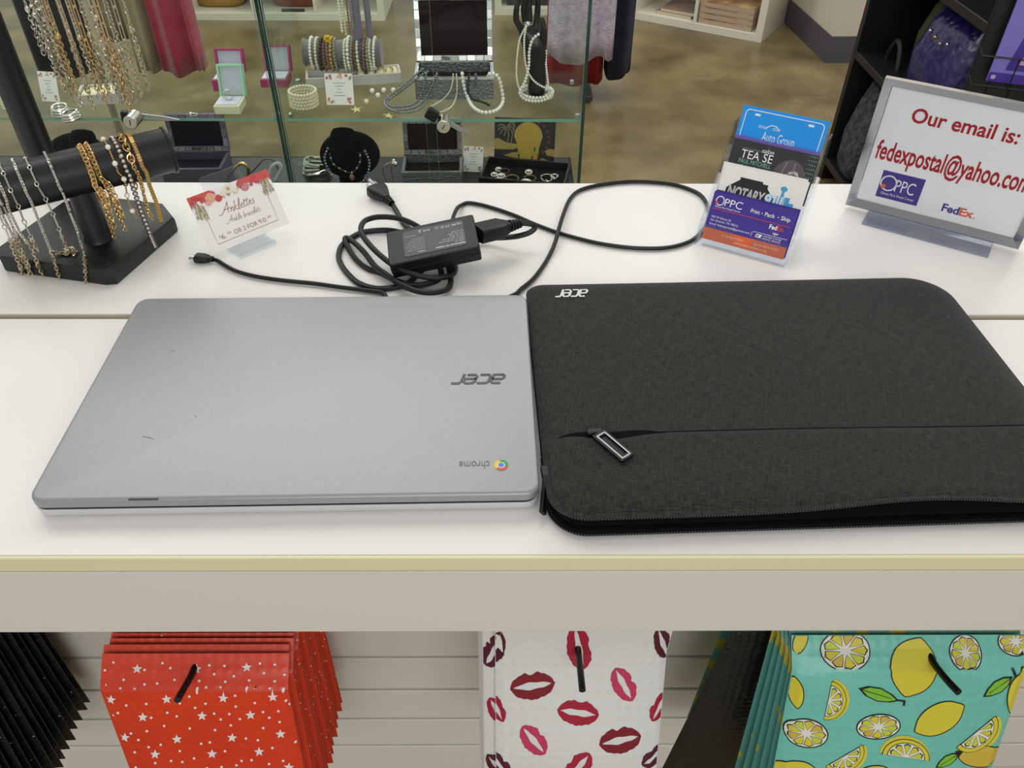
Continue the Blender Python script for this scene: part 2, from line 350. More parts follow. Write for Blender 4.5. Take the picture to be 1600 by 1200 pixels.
mb.build('colour_badge', [mat('badge_green', (60, 160, 82)), mat('badge_yellow', (240, 196, 60)), mat('badge_red', (216, 84, 62)), mat('badge_blue', (70, 130, 220)), WHITE, mat('badge_grey', (112, 112, 116))], lid, label='round four-colour badge with grey lettering')
for q in ((229, 683, 12), (236, 685, 7), (305, 650, 2), (270, 548, 5)): 
    mb = MB(); a = uz(q[0]-q[2]/2, q[1]-1, zt); b = uz(q[0]+q[2]/2, q[1]+1.5, zt); mb.ribbon([(a.x, a.y), ((a.x+b.x)/2+0.0004, (a.y+b.y)/2), (b.x, b.y)], 0.0005, level((0, 0, zt), 0), 0, 0.0002)
    mb.build('scuff_mark', mat('scuff_grey', (120, 120, 116), 0.7), lid)
# ================================================================ sleeve
FAB = mat('charcoal_heather_fabric', (50, 48, 46), 0.92, streak=(1900, 110, (27, 26, 25), (64, 61, 58)), sheen=0.08, spec=0.2, bump=('noise', 1500, 0.25, 0.0006))
FABB = mat('black_sleeve_lining', (10, 10, 13), 0.9, spec=0.12); ZIPM = mat('black_zip_teeth', (62, 63, 68), 0.3)
SM = level((0.0058, -0.0262, CT), math.radians(2.2)); SW, SH, SR = 0.415, 0.303, 0.029; SRR = (0.034, 0.038, 0.017, 0.029)
def rdense(i, k=26, n=9):
    r = [max(q-i, 0.006) for q in SRR]; P = rrect(i, i, SW-i, SH-i, r, n); out = []
    for a in range(len(P)):
        p, q = P[a], P[(a+1) % len(P)]; m_ = k if a % (n+1) == n else 1
        out += [(p[0]+(q[0]-p[0])*t/m_, p[1]+(q[1]-p[1])*t/m_) for t in range(m_)]
    return out
def sdf(x, y):
    r = SRR[(1 if x > SW/2 else 2) if y > SH/2 else (0 if x > SW/2 else 3)]; qx, qy = abs(x-SW/2)-SW/2+r, abs(y-SH/2)-SH/2+r
    return -(min(max(qx, qy), 0)+math.hypot(max(qx, 0), max(qy, 0))-r)
def lift(x): return math.exp(-((x-0.275)/0.075)**2)
def ze(x, y):       # height of the upper panel's rim
    fr = max(0.0, 1-y/0.10); return 0.0115+0.0065*fr+0.0035*lift(x)*fr*fr
def top(x, y):
    d = max(0.0, sdf(x, y)); e = ze(x, y); t = min(d/0.035, 1); 
    und = 0.0007*math.sin(x*31+1)*math.sin(y*23)*min(1, d/0.05)*max(0, 1-d/0.125)
    return e+(0.0225-0.004*(x/SW-0.3)-e)*(1-(1-t)**2.4)+und
def rim(x, y):      # the open front rim pulls back a little where it gapes
    fr = max(0.0, 1-y/0.06); return y+0.006*lift(x)*fr+0.0035*fr
sv = thing('laptop_sleeve', (SM @ V((SW/2, SH/2, 0)))[:], 'charcoal heather fabric sleeve with an open black zip, right of the laptop', 'laptop sleeve')
mb = MB(); mb.loft([[SM @ V((p[0], p[1], z)) for p in rdense(i)] for i, z in ((0.006, 0.0), (0.001, 0.0015), (0, 0.0035), (0.001, 0.0052), (0.004, 0.0058))]); mb.build('back_panel', FABB, sv)
mb = MB(); loops = []
for i, t in ((0.008, 0.0), (0.004, 0.35), (0.006, 0.7), (0.004, 1.0)):
    loops.append([SM @ V((p[0], rim(*p) if t > 0.5 else p[1], 0.0055+(ze(*p)-0.0055-0.0012)*t)) for p in rdense(i)])
mb.loft(loops, cap=False); mb.build('gusset', FABB, sv)
mb = MB(); loops = []
for i, dz in ((0.010, -0.0022), (0.003, -0.0022), (0.0005, -0.0012), (0.0, 0), (0.0012, 0), (0.0035, 0), (0.007, 0), (0.011, 0), (0.016, 0), (0.022, 0), (0.03, 0), (0.042, 0), (0.06, 0), (0.09, 0), (0.125, 0), (0.145, 0)):
    loops.append([SM @ V((p[0], rim(*p), (ze(*p) if dz else top(*p))+dz)) for p in rdense(i)])
mb.loft(loops); mb.build('front_panel', FAB, sv, sharp=70)
YL = 0.0825
def yl(x): return YL-0.0065*math.exp(-((x-0.052)/0.026)**2)-0.0015*max(0, (x-0.2))/0.2 + (0.006 if x < 0.02 else 0)*0
def yfr(x):
    i = 0.0045; r = (SRR[3] if x < SW/2 else SRR[0])-i
    for cx in (i+r, SW-i-r):
        if (x < cx and cx < SW/2) or (x > cx and cx > SW/2):
            return i+r-math.sqrt(max(0, r*r-(x-cx)**2))
    return i
mb = MB(); nx = 90
def pk(u, v):
    x = 0.0048+(SW-0.0096)*u; a, b = yfr(x), yl(x)-(0.012*(1-min(1, (x-0.0048)/0.012))**2)
    b = max(a+0.002, b); y = a+(b-a)*min(1, v*1.0); edge = 1-max(0, (v-0.9)/0.1)**2*0.85
    e2 = min(1, v/0.06)
    return SM @ V((x, rim(x, y), top(x, y)+0.0002+0.0016*edge*e2))
mb.grid(pk, nx, 24); mb.build('pocket', FAB, sv, sharp=80)
mb = MB()
def slit(u, v):
    x = 0.012+0.085*u; b = yl(x); w_ = 0.0085*math.sin(math.pi*u)**0.8; y = b-0.0016+w_*v
    return SM @ V((x, y, top(x, y)+0.0007))
mb.grid(slit, 40, 3); mb.build('pocket_slit', FABB, sv)
mb = MB()
def seam(u, v):
    x = 0.09+(SW-0.1)*u; b = yl(x); y = b-0.0003+0.0011*v; return SM @ V((x, y, top(x, y)+0.0006))
mb.grid(seam, 80, 1); mb.build('pocket_seam', FABB, sv)
# zip teeth round the open front and front-left corner
def teeth(fn, n):
    mb = MB()
    for k in range(n):
        p, q = fn(k/n), fn((k+0.5)/n); a = (q-p).normalized(); w_ = V((0, 0, 1)).cross(a); M = Matrix.Identity(4)
        for i in range(3): M[i][0], M[i][1], M[i][2], M[i][3] = a[i], w_[i], (0, 0, 1)[i], p[i]
        mb.box((-0.0006, -0.0013, -0.0006), (0.0006, 0.0013, 0.0006), M)
    return mb
def path(inset, zf, use_rim):
    r = SR-inset; P = []
    for k in range(8): P.append((inset, 0.075-(0.075-inset-r)*k/8))
    for k in range(13): a = math.pi+math.pi/2*k/12; P.append((inset+r+r*math.cos(a), inset+r+r*math.sin(a)))
    for k in range(1, 41): P.append((inset+r+(SW-2*(inset+r))*k/40, inset))
    W_ = [SM @ V((x, rim(x, y) if use_rim else y, zf(x, y))) for x, y in P]; L_ = [0]
    for a, b in zip(W_, W_[1:]): L_.append(L_[-1]+(b-a).length)
    def at(t):
        s_ = t*L_[-1]
        for k in range(len(W_)-1):
            if L_[k+1] >= s_: return W_[k].lerp(W_[k+1], (s_-L_[k])/max(1e-9, L_[k+1]-L_[k]))
        return W_[-1]
    return at
up = path(0.0015, lambda x, y: ze(x, y)-0.0016, True); lo = path(0.0005, lambda x, y: 0.0048, False)
mb = MB(); 
for fn in (up, lo): mb.tube([fn(k/120) for k in range(121)], 0.0010, 6)
mb.build('zip_tape', FABB, sv)
teeth(up, 210).build('zip_teeth', ZIPM, sv); teeth(lo, 210).build('zip_teeth', ZIPM, sv)
def puller(Pa, Pb, wd, th, white, up_=V((0, 0, 1))):
    a = (Pb-Pa).normalized(); s_ = a.cross(up_).normalized(); n_ = s_.cross(a); M = Matrix.Identity(4)
    for i in range(3): M[i][0], M[i][1], M[i][2], M[i][3] = a[i], s_[i], n_[i], Pa[i]
    L = (Pb-Pa).length; b = MB(); w2 = wd/2; t = wd*0.2
    b.box((0, -w2, 0), (L, -w2+t, th), M).box((0, w2-t, 0), (L, w2, th), M).box((0, -w2+t, 0), (L*0.14, w2-t, th), M).box((L*0.86, -w2+t, 0), (L, w2-t, th), M)
    b.box((L*0.14, -w2+t, th*0.2), (L*0.86, w2-t, th*0.45), M)
    ob = b.build('zip_puller', BLACKPL, sv, bevel=0.0005)
    if white:
        b = MB(); g = t*0.19
        for x0, x1, y0, y1 in ((L*.08, L*.95, -w2+t-g*1.2, -w2+t+g), (L*.08, L*.95, w2-t-g, w2-t+g*1.2), (L*.08, L*.08+2*g, -w2+t, w2-t), (L*.95-2*g, L*.95, -w2+t, w2-t)):
            b.box((x0, y0, th), (x1, y1, th+0.0003), M)
        b.build('reflective_rim', mat('reflective_grey', (205, 205, 200), 0.3), ob)
zp = CT+0.0265
puller(uz(934, 679, zp), uz(981, 719, zp-0.0005), 0.0125, 0.0028, True)
b = MB(); p = uz(929, 676, zp-0.001); b.box((-0.006, -0.003, -0.001), (0.006, 0.003, 0.0028), level(p, 0.1)); b.build('zip_slider', BLACKPL, sv, bevel=0.001)
puller(uz(851, 745, CT+0.013), uz(845, 803, CT+0.006), 0.0062, 0.003, False, V((1, 0, 0.6)))
b = MB(); p = uz(852, 738, CT+0.0145); b.box((-0.003, -0.006, -0.003), (0.003, 0.006, 0.002), level(p, 0.1)); b.build('zip_slider', BLACKPL, sv, bevel=0.001)
b = MB(); zl = CT+0.0222
M = flip_frame((uz(917, 465, zl).x, uz(917, 454, zl).y, zl), math.radians(2.2)); w_ = (uz(918, 460, zl)-uz(869, 460, zl)).length; h_ = (uz(890, 454, zl)-uz(890, 466, zl)).length
acer(b, M, w_*0.97, h_*0.9, 0.0009, 0.2); SMi = SM.inverted(); b.v = [V((p.x, p.y, CT+top((SMi @ p).x, (SMi @ p).y)+0.0008)) for p in b.v]; b.build('maker_logo', mat('logo_grey_white', (214, 214, 210), 0.5), sv, label='pale grey printed maker logo')
# ================================================================ charger and its mains cord
ad = thing('power_adapter', (-0.0996, 0.3239, CT), 'black charger brick with a grey spec label, lying on coiled black cable', 'power adapter')
AM = Matrix.Rotation(0.1266, 4, 'Z') @ Matrix.Rotation(-0.1656, 4, 'Y') @ Matrix.Rotation(0.1741, 4, 'X'); AM.translation = V((-0.0996, 0.3239, 0.9855))
mb = MB(); slab(mb, AM, -0.046, -0.0255, 0.046, 0.0255, 0.003, [(0.003, -0.020), (0.0006, -0.0185), (0, -0.010), (0.0008, -0.0095), (0.0008, -0.0088), (0, -0.0083), (0.0004, -0.001), (0.0014, 0)]); case = mb.build('case', BLACKPL, ad, sharp=30)
mb = MB(); LMt = AM @ Matrix.Translation((0, 0, 0.0001)); mb.prism(rrect(-0.029, -0.019, 0.034, 0.019, 0.003), 0, 0.0003, LMt); 
TM = AM @ Matrix.Rotation(math.pi, 4, 'Z'); TM = TM @ Matrix.Translation((0, 0, 0.0004))
def tl(s, x, y, h, w=None, bold=0, al='LEFT'): mb.text(s, TM @ Matrix.Translation((x, y, 0)), h, w, 1, al, 0, bold)
tl('Replacement AC Adapter', -0.0325, 0.0145, 0.0024, 0.030, 0.02)
for k, (s_, w_) in enumerate((('MODEL: 45W', 0.010), ('INPUT: AC 100-240V 50/60Hz', 0.026), ('OUTPUT: 20V 2.25A 45W', 0.022), ('15V 3A 45W', 0.014), ('12V 3A 36W', 0.016), ('5V 3A 15W', 0.012))):
    tl(s_, -0.0325, 0.0110-0.0030*k, 0.0015, w_)
tl('WARNING', 0.0075, 0.0145, 0.0016, 0.008, 0.02)
for k, w_ in enumerate((0.018, 0.016, 0.019, 0.017, 0.018, 0.015, 0.012)): tl('To reduce the risk of fire or shock', 0.0075, 0.0110-0.0027*k, 0.0012, w_)
tl('Made in China', 0.016, -0.0105, 0.0014, 0.011)
tl('CE', -0.0320, -0.0150, 0.0026, 0.0042, 0.01); tl('FC', -0.0262, -0.0150, 0.0026, 0.0045, 0.02); tl('RoHS', 0.0010, -0.0150, 0.0024, 0.0066, 0.01)
mb.ribbon([(x, y) for x, y in rrect(-0.0195, -0.0152, -0.0160, -0.0122, 0.0003)], 0.0004, TM, 1); tl('x', -0.0188, -0.0148, 0.0022)
sector(mb, TM @ Matrix.Translation((-0.0126, -0.0137, 0)), 0.0011, 0.0016, 0, 360, 0.0003, 1, 14)
mb.ribbon([(-0.0085, -0.0152), (-0.0064, -0.0120), (-0.0043, -0.0152), (-0.0085, -0.0152)], 0.0004, TM, 1)
mb.ribbon([(0.0100, -0.0122), (0.0122, -0.0152)], 0.0004, TM, 1); mb.ribbon([(0.0122, -0.0122), (0.0100, -0.0152)], 0.0004, TM, 1); mb.ribbon([(0.0098, -0.0160), (0.0124, -0.0160)], 0.0007, TM, 1)
mb.build('spec_label', [mat('label_grey', (64, 66, 74), 0.45), mat('label_print', (214, 214, 216), 0.5)], case)
for sx in (-0.041, 0.041):
    for sy in (-0.020, 0.020): MB().cyl(AM @ V((sx, sy, -0.0005)), AM @ V((sx, sy, 0.0002)), 0.0008, n=8).build('screw_hole', DARKG, case)
def cz(pts, z): return [uz(p[0], p[1], p[2] if len(p) > 2 else z) for p in pts]
def c2(pts, z): return [uz(520+p[0]/4.4444, 260+p[1]/4.4444, (p[2] if len(p) > 2 else z)) for p in pts]
zc = CT+0.0028
# low-voltage lead: out of the brick, round the big loop by the card holder, behind the laptop, to the plug at the left
pa = cz([(706, 352, .972), (708, 340, .966), (714, 326, .960), (722, 320), (733, 317), (760, 322), (800, 335), (835, 350), (870, 363), (905, 373), (940, 381), (985, 387), (1030, 388), (1062, 383), (1085, 373), (1100, 357), (1107, 338), (1106, 322), (1096, 306), (1078, 296), (1050, 288), (1015, 284.5), (985, 284), (955, 286.5), (925, 291.5), (903, 299), (890, 312), (881, 333, zc+.004), (874, 355, zc+.006), (867, 380, zc+.003), (857, 402), (845, 421), (832, 437), (815, 451)], zc)
pa += [uz(801, 462, zc), V((-0.045, 0.2585, zc)), V((-0.09, 0.2565, zc)), V((-0.135, 0.2600, zc))]
pa += cz([(598, 458), (570, 453.5), (530, 448.5), (490, 443), (440, 438), (400, 432), (370, 424), (352, 415), (341, 408), (334, 405.5)], zc+.0004)
MB().tube(pa, 0.0023, 8, sub=5).build('output_cable', BLACKRUB, ad)
# the plug at the end of that lead
pe, ps = uz(333, 405, CT+0.0045), uz(297, 402, CT+0.0045); a = (ps-pe).normalized(); M = level(pe, math.atan2(a.y, a.x)); Lp = (ps-pe).length
mb = MB(); mb.loft([[M @ V((x, y*w_, z*h_)) for y, z in rrect(-1, -1, 1, 1, 0.6, 4)] for x, w_, h_ in ((0, .0028, .0026), (0.004, .0030, .0028), (0.0045, .0040, .0032), (0.010, .0060, .0038), (Lp-.008, .0062, .0040), (Lp-.0065, .0058, .0037))]); pg = mb.build('plug', BLACKPL, ad, sharp=35)
mb = MB(); mb.loft([[M @ V((x, y*.0042, z*.0013)) for y, z in rrect(-1, -1, 1, 1, 0.8, 4)] for x in (Lp-.007, Lp)]); mb.build('metal_tip', STEEL, pg)
# strain relief with ribs at the brick's near side
b0, b1 = uz(701, 398, .966), uz(703, 424, .960); a = (b1-b0)
mb = MB(); mb.cyl(b0, b0+a*0.6, .0045, .0040, 12); 
for k in range(4): mb.cyl(b0+a*(.6+.1*k), b0+a*(.65+.1*k), .0040-.0003*k, n=12)
mb.cyl(b0+a*.6, b1, .0028, n=10); mb.build('strain_relief', BLACKRUB, ad)
# mains cord
pc_ = thing('mains_lead', tuple(uz(650, 400, CT)), 'thick coiled black mains cord under the charger brick, prongs pointing away', 'power cord')
coil = c2([(415, 268, zc+.002), (440, 305, zc+.001), (465, 350), (495, 400), (560, 450), (660, 500), (760, 560), (820, 650), (850, 700, .957), (835, 745, .959), (760, 772, .961), (640, 768, .963), (520, 735, .966), (410, 680, .968), (310, 600, .970), (235, 520, .970), (195, 450, .970), (215, 385, .969), (290, 355, .968), (380, 352, .967), (470, 365, .966), (560, 400, .964), (650, 460, .960), (740, 540, .958), (790, 640, .957), (812, 740, .956), (818, 810, .955), (790, 855, .955), (700, 876, .956), (590, 868, .957), (470, 820, .959), (370, 750, .960), (290, 690, .960), (220, 600, .9585), (150, 530, .958), (100, 498, .957), (84, 512, .956), (110, 570, .955), (165, 650, .954), (245, 712), (330, 740), (430, 790), (540, 825, .955), (660, 815, .957), (745, 775, .957), (740, 700, .957), (660, 690, .957), (590, 750, .956), (520, 812, .955), (430, 840), (300, 848), (180, 812), (95, 735), (48, 660), (42, 605), (60, 555), (115, 505), (200, 460), (300, 445), (400, 445), (520, 470), (700, 520), (900, 540), (1060, 500, .957), (1180, 495, .962), (1280, 485, .966), (1360, 462, .970), (1400, 432, .974), (1392, 405, .977), (1340, 395, .978), (1300, 395, .978)], zc)
MB().tube(coil, 0.0030, 8, sub=6).build('cord', BLACKRUB, pc_)
a0, a1 = uz(520+1300/4.4444, 260+397/4.4444, .978), AM @ V((0.046, 0.004, -0.009)); d = (a1-a0); Lc = d.length; d.normalize(); M = Matrix.Identity(4); s_ = V((0, 0, 1)).cross(d).normalized(); n_ = d.cross(s_)
for i in range(3): M[i][0], M[i][1], M[i][2], M[i][3] = d[i], s_[i], n_[i], a0[i]
mb = MB()
for k in range(4): mb.cyl(M @ V((.004*k, 0, 0)), M @ V((.004*k+.0022, 0, 0)), .0048+.0006*k, n=12)
mb.cyl(M @ V((0, 0, 0)), M @ V((.018, 0, 0)), .0036, n=10)
mb.loft([[M @ V((x, y*w_, z*h_)) for y, z in rrect(-1, -1, 1, 1, 0.35, 4)] for x, w_, h_ in ((.0155, .0055, .0055), (.024, .0085, .0075), (.026, .0112, .0078), (Lc-.001, .0112, .0078), (Lc, .0108, .0074))]); mb.build('connector', BLACKPL, pc_, sharp=35)
a0, a1 = uz(612, 318, CT+.007), uz(573, 283, CT+.010); d = a1-a0; Lc = d.length; d.normalize(); s_ = V((0, 0, 1)).cross(d).normalized(); n_ = d.cross(s_)
for i in range(3): M[i][0], M[i][1], M[i][2], M[i][3] = d[i], s_[i], n_[i], a0[i]
mb = MB()
for k in range(4): mb.cyl(M @ V((.0035*k, 0, 0)), M @ V((.0035*k+.002, 0, 0)), .0042+.0004*k, n=12)
mb.cyl(M @ V((0, 0, 0)), M @ V((.016, 0, 0)), .0034, n=10)
mb.loft([[M @ V((x, y*w_, z*h_)) for y, z in rrect(-1, -1, 1, 1, 0.6, 4)] for x, w_, h_ in ((.013, .005, .0045), (.020, .008, .0062), (.030, .0118, .0072), (.036, .0125, .0075), (.0385, .0115, .0068), (.039, .009, .006))]); pg = mb.build('mains_plug', BLACKPL, pc_, sharp=45)
mb = MB(); mb.box((.0385, .0045, -.0032), (.0500, .0060, .0032), M); mb.build('flat_prong', STEEL, pg)
mb = MB(); mb.box((.0385, -.0060, -.0032), (.0500, -.0045, .0032), M); mb.build('flat_prong', STEEL, pg)
MB().cyl(M @ V((.0385, 0, .0052)), M @ V((.0520, 0, .0052)), .0021, n=10).build('ground_pin', STEEL, pg)
# ================================================================ anklet price card on its easel
KA, KL = math.radians(44.54), math.radians(25.6); KM = frame(V((-0.3306, 0.3376, 0.9575)), KA, KL); KW, KH = 0.0935, 0.061
PAPER = mat('card_white', (246, 243, 240), 0.55)
mb = MB(); mb.prism([(0, 0), (KW, 0), (KW, KH), (0, KH)], -0.0005, 0, KM)
rnd = random.Random(3)
def petals(mb, M, cx, cy, r, n, mi, z, squash=0.8, rot=0):
    for k in range(n):
        a = rot+2*math.pi*k/n; ux, uy_ = math.cos(a), math.sin(a); L_ = r
        P = [(cx+ux*L_*t-uy_*L_*w_, cy+uy_*L_*t+ux*L_*w_) for t, w_ in ((0, 0), (.4, -.28*squash), (.8, -.25*squash), (1, 0), (.8, .25*squash), (.4, .28*squash))]
        mb.flat(P, z, M, mi)
def leaf(mb, M, x, y, L, a, mi, z, wd=.3):
    c_, s_ = math.cos(a), math.sin(a)
    mb.flat([(x+L*(t*c_-w_*s_), y+L*(t*s_+w_*c_)) for t, w_ in ((0, 0), (.3, -wd/2), (.65, -wd/2.2), (1, 0), (.65, wd/2.2), (.3, wd/2))], z, M, mi)
# band of flowers along the upper edge
for x0, x1, y0 in ((0.0, 0.026, .0525), (0.058, KW, .0525)):
    P = [(x0, KH)]; n = 9
    for k in range(n+1): P.append((x0+(x1-x0)*k/n, y0+0.003*rnd.random()-(0.006 if (x0 == 0 and k == 0) or (x0 > 0 and k == n) else 0)))
    P.append((x1, KH)); mb.flat(P, 0.0002, KM, 2)
for k in range(60):
    x = rnd.choice([rnd.uniform(0.002, .028), rnd.uniform(.056, KW-.003)]); petals(mb, KM, x, rnd.uniform(.052, KH-.003), rnd.uniform(.0016, .0030), 5, rnd.choice([2, 3, 3, 6]), 0.0003+k*2e-6, 1, rnd.random()*6)
def rose(cx, cy, r, ms):
    for k in range(4): 
        rr_ = r*(1-k*.23); mb.flat([(cx+rr_*(1+.08*math.sin(5*t+k))*math.cos(t)+.15*r*k/3, cy+rr_*.85*(1+.08*math.cos(4*t+k))*math.sin(t)) for t in [2*math.pi*i/16 for i in range(16)]], 0.0005+k*4e-5, KM, ms[k % 2])
rose(.0235, .0535, .0058, (4, 5)); rose(.031, .0505, .0042, (2, 3)); rose(.019, .0495, .0034, (5, 4)); rose(.0625, .0520, .0050, (6, 5)); rose(.0585, .0555, .0040, (3, 6)); rose(.073, .0565, .0036, (2, 3))
petals(mb, KM, .0445, .0560, .0052, 9, 7, .0006, .8); petals(mb, KM, .0445, .0560, .0018, 6, 8, .0007, 1); petals(mb, KM, .037, .0535, .0034, 7, 7, .0006, .8); petals(mb, KM, .051, .0520, .0034, 7, 7, .0006, .8)
for bx, by, da in ((.0065, .053, -1.75), (.010, .050, -1.5), (KW-.0065, .053, -1.4), (KW-.010, .052, -1.65)):
    x, y = bx, by
    for k in range(7):
        for sg in (-1, 1): leaf(mb, KM, x, y, rnd.uniform(.0035, .0052), da+sg*.8, rnd.choice([8, 9, 9]), .0004, .35)
        x += .0023*math.cos(da); y += .0023*math.sin(da)
for k in range(14): leaf(mb, KM, rnd.uniform(.034, .056), rnd.uniform(.050, .055), .004, rnd.uniform(-2.8, -.3), rnd.choice([8, 9]), .0004, .3)
mb.ribbon([(.0105, .042), (.0105, .0078), (KW-.0105, .0078), (KW-.0105, .046)], .0006, KM, 1, .0002)
def kt(s_, x, y, h, w=None, sh=0, al='CENTER', b=0): mb.text(s_, KM @ Matrix.Translation((x, y, 0)), h, w, 1, al, sh, b)
# script lettering drawn as pen strokes
def pen(strokes, x, y, h, sh=0.35, wd=0.07):
    for st in strokes: mb.ribbon([(x+(px_+sh*py_)*h, y+py_*h) for px_, py_ in st], wd*h, KM, 1, .0003, 4)
def word(txt, x, y, h, wd):
    G = {'A': (.92, [[(-.35, .12), (-.2, 0), (.1, .15), (.5, .75), (.62, 1.0), (.62, .5), (.66, 0)], [(.2, .42), (.5, .36), (.85, .42)]]), 'n': (.42, [[(0, 0), (.02, .38), (.02, .2), (.15, .38), (.25, .3), (.25, 0), (.36, .04)]]), 'k': (.42, [[(0, 0), (.02, .9)], [(.28, .4), (.04, .2), (.3, 0), (.38, .04)]]), 'l': (.24, [[(0, .05), (.12, .6), (.1, .95), (.02, .6), (.04, 0), (.18, .05)]]), 'e': (.34, [[(0, .2), (.2, .26), (.16, .4), (.03, .3), (.05, .04), (.28, .06)]]), 't': (.28, [[(.05, .72), (.04, .1), (.12, 0), (.22, .05)], [(-.08, .5), (.24, .52)]]), 's': (.32, [[(.22, .36), (.08, .38), (.05, .28), (.2, .14), (.1, 0), (-.02, .05)]]), 'b': (.4, [[(.02, .95), (.0, .1), (.12, 0), (.26, .15), (.15, .36), (.02, .25)]]), 'r': (.3, [[(0, 0), (.02, .38), (.03, .25), (.14, .38), (.24, .34)]]), 'a': (.4, [[(.24, .34), (.08, .38), (0, .15), (.1, 0), (.24, .2), (.25, .36), (.24, .05), (.34, .03)]]), 'c': (.34, [[(.24, .33), (.1, .38), (0, .18), (.1, 0), (.28, .08)]]), ' ': (.3, [])}
    for ch in txt:
        ad_, st = G[ch]; pen([[(a_, b_) for a_, b_ in s__] for s__ in st], x, y, h, .32, wd); x += ad_*h
word('Anklettes', .0275, .0335, .0110, .062); word('Ankle bracelets', .030, .0235, .0070, .060)
kt('6.', .0195, .0108, .0050, .0055); kt('$', .0155, .0130, .0028); kt('99', .0262, .0132, .0025, .0040); kt('OR 2 FOR', .0455, .0108, .0050, .0280); kt('$', .0620, .0130, .0028); kt('10.', .0675, .0108, .0050, .0080); kt('99', .0745, .0132, .0025, .0040)
mb.build('price_card', [PAPER, INKG, mat('coral', (214, 92, 86), .6), mat('rose', (190, 74, 82), .6), mat('peach', (232, 190, 160), .6), mat('dusty_pink', (222, 160, 140), .6), mat('pale_plum', (190, 120, 130), .6), mat('ivory', (240, 232, 212), .6), mat('gold_leaf', (196, 170, 112), .6), mat('sage', (150, 146, 110), .6)], base=(-0.30, 0.37, CT), label='white floral price card for anklets, leaning on a clear easel', category='price card')
ez = thing('display_easel', (-0.29, 0.39, CT), 'clear acrylic easel behind the floral anklet price card', 'display easel')
E0 = frame(V((-0.3306, 0.3376, 0.9575)), KA, KL)
def es(poly, z0, z1, nm): mb = MB(); mb.prism(poly, z0, z1, E0); mb.build(nm, CLEAR, ez, bevel=0.0006)
es(rrect(.021, -.0015, .066, .075, .002), -.0035, -.0012, 'back_plate')
M = level((0, 0, 0), KA); f0 = V((-0.3306, 0.3376, 0))
Fb = level((f0.x, f0.y, 0), KA)
mb = MB(); mb.box((.021, -.016, CT+.0002), (.066, .030, CT+.0027), Fb); mb.build('foot_plate', CLEAR, ez, bevel=.0006)
mb = MB(); mb.box((.021, -.016, CT+.0027), (.066, -.0135, CT+.0062), Fb); mb.build('front_ledge', CLEAR, ez, bevel=.0006)
# ================================================================ business card holder
HA, HL = math.radians(-29.5), math.radians(23.55); HB = V((.1881, .3785, CT+.0048)); he = V((math.cos(HA), math.sin(HA), 0)); hb = V((-math.sin(HA), math.cos(HA), 0))
hd = thing('card_holder', (.24, .375, CT), 'clear acrylic four-pocket holder full of business cards', 'card holder')
tiers = [(0, 0), (.0190, .0244), (.0350, .0462), (.056, .0743)]
HM0 = Matrix.Identity(4)
for i in range(3): HM0[i][0], HM0[i][1], HM0[i][2], HM0[i][3] = he[i], hb[i], (0, 0, 1)[i], (HB.x, HB.y, CT)[i]
# side walls: stepped outline in (back, up)
sd = [(-.0085, .0004), (.064, .0004), (.088, .104), (.082, .112), (.066, .112), (.060, .095), (.030, .055), (.012, .034), (-.002, .024)]
for x in (-.0050, .0925):
    mb = MB(); mb.loft([[HM0 @ V((x+dx, y, z)) for y, z in sd] for dx in (0, .0018)]); mb.build('side_wall', CLEAR, hd, bevel=.0005)
def hs(nm, x0, x1, y0, z0, y1, z1, th=.0018):
    mb = MB(); d = V((0, y1-y0, z1-z0)).normalized(); n = V((0, -d.z, d.y))*th
    P = [V((0, y0, z0)), V((0, y1, z1)), V((0, y1, z1))+n, V((0, y0, z0))+n]
    mb.loft([[HM0 @ V((x, p.y, p.z)) for p in P] for x in (x0, x1)]); mb.build(nm, CLEAR, hd, bevel=.0004)
hs('base_plate', -.0032, .0925, .064, .0004, -.0085, .0004)
lf = math.tan(HL)
# front lip with a thumb notch
FM = frame(HB+hb*(-.0062)+V((0, 0, -.0040)), HA, HL)
mb = MB(); mb.prism([(-.004, 0), (.0925, 0), (.0925, .022), (.058, .022), (.054, .019), (.052, .012), (.048, .0085), (.040, .0085), (.036, .012), (.034, .019), (.030, .022), (-.004, .022)], 0, .0018, FM); mb.build('front_lip', CLEAR, hd, bevel=.0004)
for k, (bk, u) in enumerate(tiers[1:]):
    hs('divider', -.0032, .0925, bk-.0022, max(u-.012, .002), bk-.0022+.026*math.sin(HL), max(u-.012, .002)+.026*math.cos(HL), .0014)
hs('back_plate', -.0032, .0925, .0600, .003, .085, .110)
def card(label, k, dx=0, dn=0, up=0, ground=0, mats=None, draw=None, w=.089, h=.051, roll=0, name='business_card', group=None):
    bk, u = tiers[k]; o = HB+he*dx+hb*bk+V((0, 0, u)); M = frame(o, HA, HL) @ Matrix.Translation((0, up, dn)) @ Matrix.Rotation(roll, 4, 'Z')
    mb = MB(); mb.prism([(0, 0), (w, 0), (w, h), (0, h)], -.0004, 0, M)
    if draw: draw(mb, M)
    ex = {'group': group} if group else {}
    return mb.build(name, mats, base=o-V((0, 0, .001)), label=label, category='business card', **ex)
PURC = mat('card_purple', (66, 44, 148), .4)
